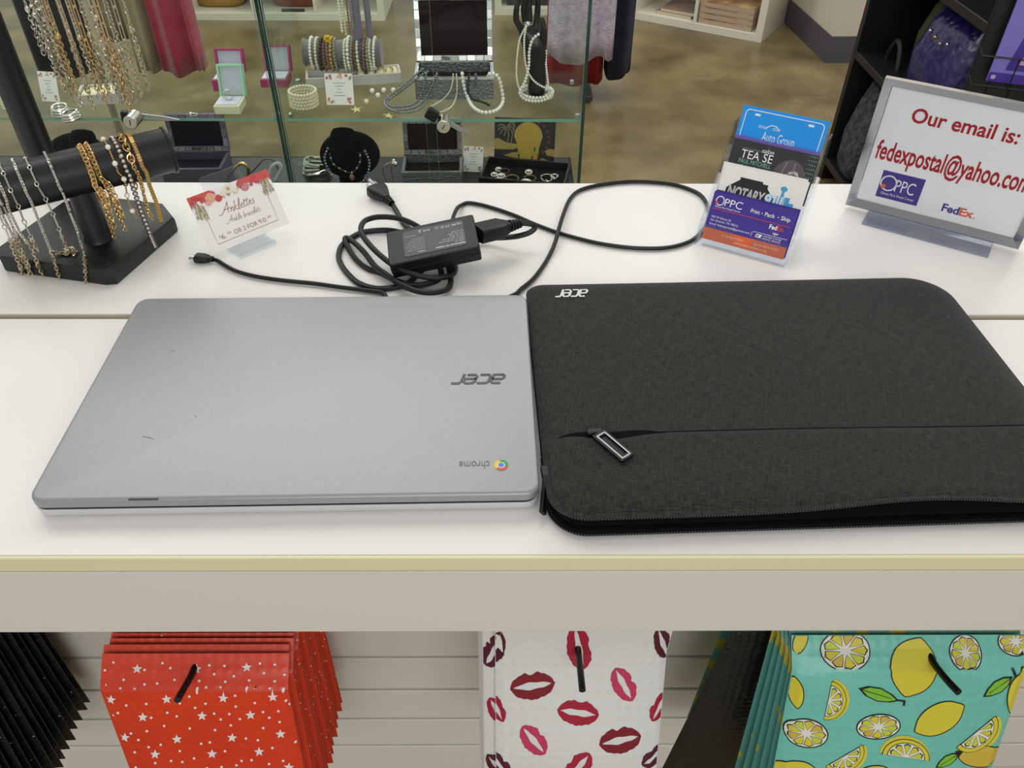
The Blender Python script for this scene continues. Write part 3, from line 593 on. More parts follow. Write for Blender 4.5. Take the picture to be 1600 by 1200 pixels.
def d_oppc(mb, M):
    T = lambda x, y: M @ Matrix.Translation((x, y, 0))
    mb.flat([(0, 0), (.089, 0), (.089, .0125), (0, .0125)], .0002, M, 2)
    mb.ribbon([(.003, .0335), (.086, .0335)], .0006, M, 3)
    mb.ribbon([(.0085+.0042*math.cos(t)*1.0, .0425+.0046*math.sin(t)) for t in [2*math.pi*i/20 for i in range(21)]], .0010, M, 1)
    mb.text('PPC', T(.0138, .0385), .0080, .0190, 1); mb.text('Olmos Park Postal Center', T(.0045, .0352), .0020, .0280, 1)
    sector(mb, T(.0052, .0405), 0, .0016, 0, 360, .0004, 3, 10)
    mb.text('Print', T(.0425, .0385), .0042, .0095, 1, bold=.01); mb.text('Pack', T(.0575, .0385), .0042, .0105, 1, bold=.01); mb.text('Ship', T(.0745, .0385), .0042, .0095, 1, bold=.01)
    for x in (.0545, .0715): sector(mb, T(x, .0402), 0, .0006, 0, 360, .0003, 1, 8)
    mb.text('933 W Olmos Dr', T(.004, .0240), .0022, .022, 1); mb.text('San Antonio, TX 78212', T(.004, .0205), .0022, .030, 1); mb.text('Email: fedexpostal@yahoo.com', T(.004, .0165), .0022, .044, 1)
    mb.text('Fed', T(.0655, .0272), .0048, .0080, 1, bold=.03); mb.text('Ex.', T(.0736, .0272), .0048, .0075, 3, bold=.03)
    mb.text('ups', T(.071, .0225), .0028, .0055, 1, bold=.02)
    mb.ribbon([(.0500, .0150), (.0500, .0190), (.0520, .0205), (.0870, .0205)], .0004, M, 1)
    mb.flat([(.054, .0155), (.0600, .0155), (.0612, .0190), (.0552, .0190)], .0003, M, 1); mb.flat([(.0545, .0160), (.0590, .0172), (.0562, .0182)], .0004, M, 0)
    mb.text('UNITED STATES', T(.0625, .0175), .0018, .019, 1, shear=.2); mb.text('POSTAL SERVICE', T(.0620, .0148), .0018, .019, 1, shear=.2)
    mb.text('(210) 829-7227', T(.020, .0070), .0024, .024, 4); mb.text('(210) 824-0325', T(.0555, .0070), .0024, .026, 4); mb.text('olmospostal.org', T(.034, .0030), .0024, .036, 4)
oc = [PURC, WHITE, ORANGE, mat('card_red_line', (210, 70, 60), .5), mat('pale_peach', (250, 200, 170), .5)]
card('purple and orange postal centre card, foremost in the clear holder', 0, 0, 0, 0, mats=oc, draw=d_oppc)
for k, nm in enumerate(('just behind the foremost postal centre card', 'last one before the white notary card')):
    card('purple business card in the front pocket, '+nm, 0, .0006*(k+1), -.0022*(k+1), .0009*(k+1), mats=[PURC])
def d_not(mb, M):
    T = lambda x, y: M @ Matrix.Translation((x, y, 0))
    B_ = [(.008, .008), (.008, .027), (.012, .031), (.020, .0375), (.020, .0405), (.044, .0405), (.044, .0385), (.050, .0385), (.050, .0350), (.055, .0300), (.066, .0200), (.078, .012), (.080, .008)]
    mb.flat(B_, .0002, M, 1)
    mb.flat([(.064, .018), (.0652, .036), (.063, .0375), (.0632, .040), (.0665, .0415), (.0698, .040), (.070, .0375), (.0678, .036), (.069, .018)], .00015, M, 2)
    for x0, x1, t in ((.057, .061, .027), (.070, .075, .031), (.0745, .080, .026), (.080, .086, .020), (.0, .006, .015)): mb.flat([(x0, .008), (x1, .008), (x1, t), (x0, t)], .0001, M, 2)
    mb.text('NOTARY', T(.010, .0195), .0110, .040, 3, shear=.15, bold=.04, z=.0004); mb.text('911', T(.050, .0185), .0120, .019, 4, shear=.15, bold=.04, z=.0005); mb.text('911', T(.0507, .0180), .0120, .019, 2, shear=.15, bold=.06, z=.0004)
nc = [WHITEP, mat('card_black', (22, 22, 26), .45), mat('sky_blue', (70, 160, 214), .5), mat('silver_ink', (196, 198, 202), .35, .4), mat('ice_blue', (206, 230, 244), .5)]
card('white card with black cowboy-hat shape and blue skyline, second pocket', 1, .001, 0, 0, mats=nc, draw=d_not)
card('plain white card edge just behind the notary card', 1, -.0008, -.0024, .0012, mats=[WHITEP], roll=.01)
def d_tea(mb, M):
    T = lambda x, y: M @ Matrix.Translation((x, y, 0))
    mb.text('TEA SE', T(.011, .0335), .0088, .0335, 1); mb.text('salon', T(.0310, .0425), .0045, .013, 1, shear=.4); mb.ribbon([(.011, .0432), (.030, .0432)], .0003, M, 2)
    mb.text('PAUL MITCHELL', T(.0105, .0282), .0046, .034, 2); mb.text('the salon', T(.012, .0235), .0036, .024, 2)
    for i in range(11):
        for j in range(9):
            r = .0006*max(.2, 1-abs(i-9)*.12); sector(mb, T(.064+.0023*i, .0490-.0042*j), 0, r, 0, 360, .0002, 2 if i > 6 else 3, 6)
    ha = [(.050, .020), (.048, .027), (.051, .034), (.056, .039), (.063, .042), (.070, .041), (.076, .037), (.080, .031), (.083, .024), (.085, .017), (.050, .014)]
    mb.flat(ha, .0003, M, 4)
    mb.flat([(.062, .015), (.0600, .024), (.063, .029), (.069, .0315), (.074, .030), (.076, .023), (.0745, .015)], .0004, M, 5)
    for k in range(5): mb.ribbon([(.056+.004*k, .040-.001*abs(k-2)), (.052+.0055*k, .030), (.050+.0075*k, .018)], .0012, M, 6 if k % 2 else 4, .0005, 4)
    mb.flat([(.0650, .0232), (.0690, .0245), (.0720, .0235), (.0690, .0225)], .0006, M, 0); mb.ribbon([(.064, .0262), (.0685, .0278), (.0735, .0262)], .0008, M, 0, .0006, 3)
tcm = [mat('card_charcoal', (44, 42, 44), .45), WHITE, mat('mint_print', (120, 190, 176), .5), mat('grey_dot', (90, 96, 96), .5), mat('hair_grey', (88, 80, 82), .5), mat('face_grey', (196, 186, 186), .5), mat('hair_light', (132, 124, 126), .5)]
card('charcoal salon card with white capitals and grey portrait, third pocket', 2, .002, 0, 0, mats=tcm, draw=d_tea)
card('violet-edged card peeping over the charcoal salon card', 2, .001, -.0040, .0035, mats=[mat('card_violet', (110, 92, 170), .4)])
def d_blue(mb, M):
    T = lambda x, y: M @ Matrix.Translation((x, y, 0))
    P = rrect(.004, .004, .085, .0475, .004, 5); mb.ribbon(P+[P[0]], .0009, M, 1)
    for x in (.0165, .0720): mb.flat(rrect(x-.003, .0425, x+.003, .0448, .0010, 3), .0003, M, 1)
    mb.text('Auto Group', T(.027, .0195), .0100, .034, 1); mb.text('SEWELL', T(.0205, .0315), .0030, .0095, 1); mb.text('CRAFT', T(.0355, .0315), .0030, .0080, 1)
    mb.ribbon([(.0285, .0325), (.0330, .0358), (.0385, .0358), (.0425, .0320)], .0009, M, 1, .0003, 4)
card('bright blue auto dealer card standing tallest at the back', 3, .0005, 0, 0, mats=[mat('card_bright_blue', (6, 150, 240), .4), mat('pale_blue_print', (222, 240, 250), .5)], draw=d_blue)
# ================================================================ desk sign
SA, SLn = math.radians(-32.26), math.radians(1.5); SO = V((.3701, .4548, CT+.0050)); S = frame(SO, SA, SLn); SWd, SHt = .1825, .1455
sg = thing('sign_holder', (.447, .406, CT), 'clear stand with silvery rim holding the red-lettered email sheet', 'sign holder')
ACR = mat('bevelled_acrylic_rim', (150, 152, 158), 0.13, 0.9, coat=1.0)
bz = .0085; mb = MB()
o4 = [(0, 0), (SWd, 0), (SWd, SHt), (0, SHt)]; i4 = [(bz, bz), (SWd-bz, bz), (SWd-bz, SHt-bz), (bz, SHt-bz)]
mb.loft([[S @ V((p[0], p[1], z)) for p in P] for P, z in ((i4, -.0065), (o4, -.0055), (o4, .0030), (i4, -.0010))], cap=False)
mb.loft([[S @ V((p[0], p[1], z)) for p in i4] for z in (-.0065, -.0010)], cap=False); mb.build('bevelled_rim', ACR, sg, sharp=10)
mb = MB(); mb.box((bz, bz, -.0060), (SWd-bz, SHt-bz, -.0035), S); mb.build('back_plate', CLEAR, sg)
mb = MB(); mb.box((bz, bz, -.0016), (SWd-bz, SHt-bz, -.0011), S); mb.build('front_window', glass('sign_window', (250, 251, 252), .5, 1.35), sg)
BM_ = level((SO.x, SO.y, CT), SA)
mb = MB(); mb.loft([[BM_ @ V((x, y, z)) for y, z in ((-.030, .0003), (.032, .0003), (.032, .0030), (.004, .0062), (-.002, .0062), (-.030, .0030))] for x in (.026, .158)]); mb.build('foot', glass('grey_tint_acrylic', (222, 225, 232), 1.0, 1.6), sg, bevel=.0007)
SHM = S @ Matrix.Translation((0, 0, -.0030)); mb = MB(); mb.box((bz+.0004, bz+.0004, 0), (SWd-bz-.0004, SHt-bz-.0004, .0004), SHM)
def st_(s_, x, y, h, w, mi, **k): mb.text(s_, SHM @ Matrix.Translation((x, y, 0)), h, w, mi, z=.0006, **k)
def sp(x, y): q = upl(x, y, SHM @ V((0, 0, .0006)), V([SHM[i][2] for i in range(3)])); return SHM.inverted() @ q
a, b = sp(1422, 189), sp(1588, 228); hh = .0150
st_('Our email is:', a.x, a.y-.0005, .0155, (b.x-a.x), 1, bold=.02)
a = sp(1366, 245); st_('fedexpostal@yahoo.com', a.x, a.y-.0005, .0215, SWd-bz-.006-a.x, 1, bold=.02)
a, b = sp(1367, 307), sp(1442, 280); c_ = sp(1432, 321)
x0, x1, y0, y1 = a.x, c_.x, (a.y+c_.y)/2, b.y
mb.flat([(x0, y0), (x1, y0), (x1, y1), (x0, y1)], .0005, SHM, 2)
wq = x1-x0; hq = y1-y0; Tq = lambda x, y: SHM @ Matrix.Translation((x0+x*wq, y0+y*hq, 0))
mb.ribbon([(x0+wq*.21+hq*.26*math.cos(t), y0+hq*.57+hq*.27*math.sin(t)) for t in [2*math.pi*i/20 for i in range(21)]], hq*.05, SHM, 3, .0007)
mb.text('PPC', Tq(.38, .33), hq*.46, wq*.46, 3, z=.0007); mb.text('Olmos Park Postal Center', Tq(.1, .13), hq*.10, wq*.8, 3, z=.0007)
sector(mb, Tq(.11, .42), 0, hq*.09, 0, 360, .0008, 4, 8)
a, b = sp(1470, 329), sp(1522, 340); fw = b.x-a.x
st_('Fed', a.x, a.y, .0090, fw*.52, 2, bold=.03); st_('Ex', a.x+fw*.53, a.y, .0090, fw*.43, 4, bold=.03); st_('.', a.x+fw*.97, a.y, .0090, None, 4)
mb.build('notice_sheet', [mat('sign_paper', (246, 246, 244), .6), RED, PURPLE, WHITE, ORANGE], base=S @ V((SWd/2, bz, 0)), label='white notice sheet with red email address, inside the acrylic sign stand', category='notice')
# ================================================================ bracelet bar
BZ = 1.043; bR = uz(262, 235, BZ); bL0 = uz(0, 297, BZ); bd = (bL0-bR).normalized(); bC = V((-.4475, .3475, BZ)); bC = bR+bd*((bC-bR).dot(bd)); bn = V((-bd.y, bd.x, 0)); bn = bn if bn.y < 0 else -bn
BR_ = .0222; bLe = bC+bd*(bC-bR).length
bs_ = thing('bracelet_stand', (bC.x, bC.y, CT), 'black T-bar bracelet stand with chamfered base, at the left end of the counter', 'jewellery stand')
e1, e2 = V((.27, .963, 0)), V((-.976, .22, 0)); F0 = V((-.4165, .2900, 0))
Bp = [F0+e2*.010, F0+e1*.004, F0+e1*.112, F0+e1*.136+e2*.028, F0+e1*.136+e2*.115, F0+e1*.115+e2*.138, F0+e1*.012+e2*.138, F0+e2*.125]
cB = sum((p for p in Bp), V((0, 0, 0)))/len(Bp)
mb = MB(); mb.loft([[V((cB.x+(p.x-cB.x)*s_, cB.y+(p.y-cB.y)*s_, z)) for p in Bp] for s_, z in ((.985, CT), (1.0, CT+.002), (1.0, CT+.015), (.985, CT+.0185), (.96, CT+.0190))]); mb.build('base', BLACKLEA, bs_, sharp=30)
mb = MB(); pcx = V((bC.x, bC.y, 0)); mb.loft([[pcx+V((r*math.cos(t), r*math.sin(t), z)) for t in [2*math.pi*i/24 for i in range(24)]] for r, z in ((.0150, CT+.0188), (.0130, CT+.024), (.0125, BZ-.015))]); mb.build('post', BLACKLEA, bs_)
mb = MB(); mb.cyl(bR, bLe, BR_, n=36); mb.build('bar', BLACKLEA, bs_)
for p, s_ in ((bR, -1), (bLe, 1)):
    mb = MB(); d = bd*s_; mb.cyl(p, p+d*.0028, BR_+.0016, n=36); mb.build('end_cap', BLACKLEA, bs_, bevel=.0006)
fB = V((e2.y, -e2.x, 0)); fB = fB if fB.y < 0 else -fB
def strand_down(px):
    """points of a chain hanging before the bar, given its course in the photograph"""
    out = []; p0 = bC+bn*(BR_+.0016); px = [(a[0]+(b[0]-a[0])*k/6, a[1]+(b[1]-a[1])*k/6) for a, b in zip(px, px[1:]) for k in range(6)]+[px[-1]]
    for x, y in px:
        q = upl(x, y, p0, bn)
        if q.z < CT+.0215:
            q = uz(x, y, CT+.0205)
            if (q-F0).dot(fB) > -.001:
                q = upl(x, y, F0+fB*.0022, fB); q.z = max(q.z, CT+.0015)
        out.append(q)
    return out
def strand(px, back=.03):
    dn = strand_down(px); s0 = (dn[0]-bC).dot(bd); ax = bC+bd*s0; r = BR_+.0016; P = []
    P += [ax-bn*r+V((0, 0, -back)), ax-bn*r+V((0, 0, -back/2))]
    for k in range(13):
        a = math.pi*k/12; P.append(ax-bn*(r*math.cos(a))+V((0, 0, r*math.sin(a))))
    dn = [q for q in dn if q.z < BZ-.004]
    return P+dn
class Way:
    def __init__(s, P): s.P = P; s.L = [0]; [s.L.append(s.L[-1]+(b-a).length) for a, b in zip(P, P[1:])]; s.len = s.L[-1]
    def at(s, d):
        for k in range(len(s.P)-1):
            if s.L[k+1] >= d or k == len(s.P)-2:
                t = (d-s.L[k])/max(1e-9, s.L[k+1]-s.L[k]); return s.P[k].lerp(s.P[k+1], min(max(t, 0), 1)), (s.P[k+1]-s.P[k]).normalized()
def links(mb, way, d0, d1, pitch, L, Wd, r, tilt=(0.5, -0.5), ref=None, n=10, k=5, jit=0, mi=0):
    ref = ref or bn; d = d0; i = 0
    while d < d1:
        p, a = way.at(d); s_ = a.cross(ref)
        if s_.length < .1: s_ = a.orthogonal()
        s_.normalize(); u = a.cross(s_); t = tilt[i % len(tilt)]+(rnd.uniform(-jit, jit) if jit else 0)
        mb.link(p, a, s_*math.cos(t)+u*math.sin(t), L, Wd, r, mi, n, k); d += pitch; i += 1
def bead_row(mb, way, d0, d1, pitch, r, n=8, k=6, mi=0, alt=None):
    d = d0; i = 0
    while d < d1:
        p, a = way.at(d); mb.sph(p, r if not alt else alt[i % len(alt)][0], n, k, mi if not alt else alt[i % len(alt)][1]); d += pitch; i += 1
def z6(pts): return [(x/3.6364, 180+y/3.6364) for x, y in pts]
SILV = mat('silver_chain', (216, 212, 200), 0.25, 1.0); CHAMP = mat('champagne_chain', (206, 192, 160), 0.28, 1.0)
def finish(mb, name, mt, w, label, group, cat, kids=()):
    o = mb.build(name, mt, base=w.P[-1], label=label, category=cat, group=group)
    for nm, m_, mm, kw in kids: m_.build(nm, mm, o, **kw)
    return o
GA = 'anklets on the bracelet stand'
# gold group
def goldcurb(px, label, pitch, L, Wd, r):
    w = Way(strand(z6(px), .045)); mb = MB(); links(mb, w, 0, w.len-.036, pitch, L, Wd, r, (.6, .6), jit=.1)
    w2 = Way([p+bd*(-.0030)+bn*.001 for p in w.P]); links(mb, w2, w.len*.70, w.len-.014, pitch*1.1, L*.9, Wd*.85, r*.9, (.9, .3), jit=.3)
    k = MB(); links(k, w, w.len-.036, w.len, pitch*.72, L*.72, Wd*.75, r*.7, (.9, -.6), jit=.2)
    k2 = MB(); p, a = w.at(w.len-.0365); k2.sph(p, .0024, 8, 6, 0, (1, 1, 1.8))
    finish(mb, 'anklet', GOLD, w, label, GA, 'anklet', (('extender_chain', k, GOLD, {}), ('clasp', k2, GOLD, {})))
goldcurb([(460, 165), (500, 270), (540, 400), (590, 480), (620, 600), (650, 705)], 'heavy gold curb-chain anklet, leftmost gold one on the black bar', .0042, .0062, .0044, .00085)
goldcurb([(497, 155), (550, 250), (590, 370), (630, 450), (680, 580), (715, 665)], 'heavy gold curb-chain anklet, second gold one from the left on the bar', .0042, .0062, .0044, .00085)
w = Way(strand(z6([(605, 130), (655, 235), (690, 320), (710, 380), (730, 500), (775, 590)]), .03)); mb = MB(); bead_row(mb, w, 0, w.len, .0022, .0011, 6, 4); k = MB(); bead_row(k, w, .008, w.len, .0175, .0027, 10, 8)
finish(mb, 'anklet', GOLD, w, 'gold bead anklet with spaced white pearls on the black bar', GA, 'anklet', (('pearl_row', k, PEARL, {}),))
w = Way(strand(z6([(660, 135), (700, 220), (730, 320), (760, 420), (800, 540), (850, 670), (885, 750)]), .035)); mb = MB()
links(mb, w, 0, w.len, .0050, .0046, .0046, .0007, (0,), n=6, k=4); k = MB(); bead_row(k, w, 0, w.len, .0050, .0018, 6, 5)
finish(mb, 'anklet', mat('antique_bronze', (110, 92, 66), .4, 1.0), w, 'rhinestone anklet hanging lowest, reaching over the stand base', GA, 'anklet', (('stone_row', k, CRYS, {}),))
w = Way(strand(z6([(700, 105), (740, 210), (770, 300), (790, 350), (810, 420), (840, 540), (870, 595)]), .04)); mb = MB()
links(mb, w, 0, w.len*.62, .0058, .0088, .0062, .0009, (.2, 1.3)); k = MB(); links(k, w, w.len*.62, w.len, .0030, .0044, .0034, .0007, (.7, -.7), jit=.3)
finish(mb, 'anklet', GOLD, w, 'gold anklet with large oval links, right of the rhinestone one', GA, 'anklet', (('extender_chain', k, GOLD, {}),))
w = Way(strand(z6([(745, 95), (785, 170), (820, 280), (850, 400), (890, 500), (915, 597)]), .04)); mb = MB(); d = 0
while d < w.len:
    p, a = w.at(d); s_ = a.cross(bn).normalized(); u = a.cross(s_); M = Matrix.Identity(4)
    for i in range(3): M[i][0], M[i][1], M[i][2], M[i][3] = a[i], s_[i], u[i], p[i]
    mb.box((-.0011, -.0019, -.0011), (.0011, .0019, .0011), M); d += .0027
k = MB(); bead_row(k, w, .004, w.len*.75, .0027, .0011, 5, 4)
finish(mb, 'anklet', mat('antique_gold', (200, 164, 92), .35, 1.0), w, 'square-link gold anklet, rightmost on the black bar', GA, 'anklet', (('stone_row', k, CRYS, {}),))
# silver group
def silver(px, label, kind, ext):
    w = Way(strand(z6(px), .03)); mb = MB(); e = w.len-ext
    if kind == 'bar':
        d = 0
        while d < e:
            a_ = w.at(d)[0]; b_ = w.at(min(d+.0125, e))[0]; mb.cyl(a_, b_, .0009, n=6); p, a = w.at(min(d+.0145, e)); mb.link(p, a, a.cross(bn), .0046, .0034, .0006, 0, 8, 4); d += .0165
    elif kind == 'snake':
        links(mb, w, 0, e, .0016, .0026, .0024, .0005, (.6, -.6), n=6, k=4); bead_row(mb, w, .012, e, .022, .0018, 6, 5)
    else:
        d = 0
        while d < e:
            mb.tube([w.at(d+.001*i)[0] for i in range(10)], .0012, 6); p, a = w.at(d+.0105); mb.sph(p, .0016, 6, 5); links(mb, w, d+.011, min(d+.021, e), .0018, .0026, .0024, .0005, (.6, -.6), n=6, k=4); d += .022
    k = MB(); links(k, w, e, w.len, .0036, .0050, .0036, .00055, (0, 1.57), jit=.4, n=8, k=4)
    finish(mb, 'anklet', SILV, w, label, GA, 'anklet', (('extender_chain', k, CHAMP, {}),))
silver([(0, 290), (40, 385), (90, 480), (150, 640), (215, 770)], 'thin silver bar-link anklet, second from the left on the bar', 'bar', .012)
silver([(75, 265), (130, 380), (180, 500), (240, 650), (300, 800), (345, 945)], 'silver rope anklet with small beads, third from the left', 'snake', .035)
silver([(150, 250), (190, 320), (235, 420), (265, 490), (320, 600), (350, 690), (385, 775)], 'thin silver anklet ending in a curled heap on the stand base', 'bar', .016)
silver([(265, 225), (295, 280), (340, 390), (400, 560), (440, 660), (480, 800), (490, 960)], 'silver tube-and-bead anklet nearest the stand post', 'tube', .044)
silver([(-30, 470), (10, 560), (60, 660), (100, 760), (150, 860), (185, 930)], 'silver anklet in the tangled left cluster, extender touching the base', 'snake', .06)
silver([(-60, 440), (0, 580), (50, 690), (90, 800), (130, 900), (150, 990)], 'silver anklet at the far left, its end lying on the counter', 'bar', .07)
silver([(-60, 360), (20, 520), (75, 640), (115, 740), (160, 850), (175, 900)], 'silver anklet of paired loops in the left cluster', 'tube', .065)
silver([(-40, 310), (60, 560), (120, 680), (185, 760), (215, 850), (255, 935)], 'silver anklet with long extender, right edge of the left cluster', 'snake', .05)
k = MB(); p0 = uz(104, 394, CT+.0205)
for i in range(22): 
    a = rnd.uniform(0, 6.28); k.link(p0+V((rnd.uniform(-.010, .010), rnd.uniform(-.005, .005), rnd.uniform(0, .003))), V((math.cos(a), math.sin(a), .2)), V((-math.sin(a), math.cos(a), rnd.uniform(-.6, .6))), .005, .0036, .0006, 0, 8, 4)
k.build('anklet', CHAMP, base=p0, label='small heap of silver chain end on the stand base', category='anklet', group=GA)
# ================================================================ necklace stand behind
NB = V((-.560, .490, 0)); ns = thing('necklace_stand', (NB.x, NB.y, CT), 'tall black post necklace stand at the back left of the counter', 'jewellery stand')
MB().box((-.640, .474, CT), (-.545, .511, CT+.008)).build('base', BLACKLEA, ns, bevel=.002)
MB().cyl((NB.x, NB.y, CT+.008), (NB.x, NB.y, 1.235), .0155, n=24).build('post', BLACKLEA, ns)
MB().cyl((NB.x-.17, NB.y, 1.235), (NB.x+.21, NB.y, 1.235), .019, n=28).build('bar', BLACKLEA, ns)
ends = [(70, 88), (85, 97), (96, 110), (103, 147), (112, 140), (119, 161), (127, 164), (134, 128), (139, 142), (147, 170), (155, 150), (161, 118), (166, 161), (174, 156), (180, 121), (186, 150), (194, 158), (203, 171), (211, 161), (221, 151), (228, 121), (234, 143), (90, 120), (108, 128), (123, 148), (143, 160), (151, 139), (170, 140), (182, 143), (190, 132), (198, 147), (207, 138)]
ends = sorted(ends)
nms = ['first', 'second', 'third', 'fourth', 'fifth', 'sixth', 'seventh', 'eighth', 'ninth', 'tenth', 'eleventh', 'twelfth', 'thirteenth', 'fourteenth', 'fifteenth', 'sixteenth', 'seventeenth', 'eighteenth', 'nineteenth', 'twentieth', 'twenty-first', 'twenty-second', 'twenty-third', 'twenty-fourth', 'twenty-fifth', 'twenty-sixth', 'twenty-seventh', 'twenty-eighth', 'twenty-ninth', 'thirtieth', 'thirty-first', 'rightmost']
for i, (x, y) in enumerate(ends):
    yy = NB.y-.0215-.0025*(i % 3); e = uy(x, y, yy); top_ = V((e.x, yy, 1.235)); P = [V((e.x, NB.y+.021, 1.20))]
    for k in range(9): a = math.pi*k/8; P.append(V((e.x, NB.y+.021*math.cos(a)-(.0025*(i % 3) if k > 4 else 0), 1.235+.021*math.sin(a))))
    P.append(V((e.x, yy, 1.20))); P.append(e); w = Way(P); ext = rnd.uniform(.040, .062); mb = MB(); e_ = w.len-ext; mt = [SILV, CHAMP, CHAMP, SILV, CHAMP, CHAMP, SILV, CHAMP, GOLD][i % 9] if i > 3 else SILV
    kn = ['snake', 'bar', 'twin'][i % 3]; s0 = .055
    if i in (2, 3): 
        mb.tube([w.at(s0*0+e_*k/20)[0] for k in range(21)], .0005, 5); bead_row(mb, w, .07, e_, .0075, .0026, 8, 6); nm2 = 'pearl-strung silver'
    elif kn == 'snake': links(mb, w, 0, e_, .0020, .0030, .0026, .0005, (.6, -.6), ref=V((0, -1, 0)), n=6, k=3); nm2 = 'fine rope-link'
    elif kn == 'bar':
        d = 0
        while d < e_: mb.cyl(w.at(d)[0], w.at(min(d+.010, e_))[0], .0008, n=5); p, a = w.at(d+.012); mb.link(p, a, V((1, 0, 0)), .0044, .0032, .0006, 0, 8, 4); d += .0138
        nm2 = 'thin bar-link'
    else:
        for dx in (-.0016, .0016): mb.tube([w.at(e_*k/24)[0]+V((dx, 0, 0)) for k in range(25)], .0006, 5)
        bead_row(mb, w, .08, e_, .016, .0018, 6, 5); nm2 = 'double-strand'
    k = MB(); links(k, w, e_, w.len, .0042, .0064, .0048, .0006, (0, 1.2), ref=V((0, -1, 0)), jit=.4, n=8, k=4)
    kd = [('extender_chain', k, mt, {})]
    if i % 2 == 0:
        c_ = MB(); p, a = w.at(e_); c_.sph(p, .0022, 8, 6, 0, (1, .8, 1.9)); kd.append(('clasp', c_, mt, {}))
    col_ = {'silver_chain': 'silver', 'champagne_chain': 'champagne', 'gold_metal': 'gold'}[mt.name]
    nm2 = nm2 if 'silver' in nm2 else nm2+' '+col_
    finish(mb, 'necklace', mt, w, f'{nm2} necklace hanging {nms[i]} {"from the left " if i < 31 else ""}on the tall black stand', 'necklaces on the tall stand', 'necklace', kd)
# ================================================================ mailers on the slatwall hooks
def ud(x, y, D): d = cF*FPX+cR*(x-800)+cU*(600-y); return CAMP+d*(D/FPX)
def clip(P, a, b, c):       # keep a*x+b*y <= c
    out = []
    for i in range(len(P)):
        p, q = P[i], P[(i+1) % len(P)]; dp, dq = a*p[0]+b*p[1]-c, a*q[0]+b*q[1]-c
        if dp <= 0: out.append(p)
        if dp*dq < 0: t = dp/(dp-dq); out.append((p[0]+(q[0]-p[0])*t, p[1]+(q[1]-p[1])*t))
    return out
class Mailer:
    """hole = point where the hook passes; profile goes from the top edge over the bend and down the padded body"""
    def __init__(s, hole, w, L, tilt, topv, bend, yaw=0.0, th=.0045, off=0.0, roll=0.0):
        s.h = V(hole); s.w = w; s.L = L; s.th = th; s.off = off; c_, s_ = math.cos(yaw), math.sin(yaw); s.e = V((c_, s_, 0)); s.back = V((-s_, c_, 0))
        q0 = s.back*topv[0]+V((0, 0, topv[1])); q1 = -s.back*bend[0]-V((0, 0, bend[1])); bd_ = -s.back*math.sin(tilt)-V((0, 0, 1))*math.cos(tilt)
        Rr = Matrix.Rotation(roll, 3, 'Y'); s.e = Rr @ s.e; q0 = Rr @ q0; q1 = Rr @ q1; bd_ = Rr @ bd_
        s.q = [q0, q1, q1+bd_*L]; s.v = [0, (q1-q0).length, (q1-q0).length+L]
        s.dirs = [(q1-q0).normalized(), bd_]; s.n = [d.cross(s.e) for d in s.dirs]; s.n = [n if n.dot(s.back) < 0 else -n for n in s.n]
    def tk(s, u, v):
        e = min(1, (s.w/2-abs(u))/.008); f = min(1, max(0, (v-s.v[1]*.4)/(s.v[1]*.6))); g = min(1, max(0, (s.v[2]-v)/.006)); return .0006+s.th*e*f*g
    def P(s, u, v, o, seg=None):
        seg = (0 if v < s.v[1] else 1) if seg is None else seg
        n = s.n[seg]
        if abs(v-s.v[1]) < 1e-6: n = (s.n[0]+s.n[1]).normalized()
        return s.h+s.q[seg]+s.dirs[seg]*(v-s.v[seg])+s.e*(u+s.off)+n*o
    def mesh(s):
        mb = MB(); us = [-s.w/2, -s.w/2+.008, 0, s.w/2-.008, s.w/2]; vs = [0, s.v[1]*.4, s.v[1], s.v[1]+.02, (s.v[1]+s.v[2])/2, s.v[2]-.006, s.v[2]]
        mb.loft([[s.P(u, v, s.tk(u, v)) for u in us]+[s.P(u, v, 0) for u in reversed(us)] for v in vs]); return mb
    def uv(s, x, y):
        for seg in (0, 1):
            p = upl(x, y, s.h+s.q[seg]+s.n[seg]*s.th, s.n[seg])-s.h-s.q[seg]; v = p.dot(s.dirs[seg])+s.v[seg]; u = p.dot(s.e)-s.off
            if (seg == 0 and v < s.v[1]) or seg == 1: return (u, v)
    def decal(s, mb, pts, mi, lay=1):
        P = [s.uv(x, y) for x, y in pts]
        P = clip(P, 1, 0, s.w/2-.0005); P = clip(P, -1, 0, s.w/2-.0005) if P else P
        cells = [(lo, hi, seg, a, b) for lo, hi, seg in ((.0005, s.v[1]*.4, 0), (s.v[1]*.4, s.v[1], 0), (s.v[1], s.v[2]-.006, 1), (s.v[2]-.006, s.v[2]-.001, 1)) for a, b in ((-s.w/2, -s.w/2+.008), (-s.w/2+.008, s.w/2-.008), (s.w/2-.008, s.w/2))]
        for lo, hi, seg, a, b in cells:
            Q = P
            for cl in ((0, -1, -lo), (0, 1, hi), (-1, 0, -a), (1, 0, b)): Q = clip(Q, *cl) if Q else Q
            if Q and len(Q) > 2:
                mb.add([s.P(u, v, s.tk(u, v)+.0003+.00008*lay, seg) for u, v in Q], [tuple(range(len(Q)))], mi)
def ell(cx, cy, a, b, rot=0, n=24, w=0, sd=0):
    c_, s_ = math.cos(math.radians(rot)), math.sin(math.radians(rot)); r_ = random.Random(sd); o = []
    for i in range(n):
        t = 2*math.pi*i/n; k = 1+w*math.sin(3*t+sd); x, y = a*k*math.cos(t), b*k*math.sin(t); o.append((cx+x*c_-y*s_, cy+x*s_+y*c_))
    return o
HOOKM = mat('black_wire_hook', (18, 18, 20), 0.35)
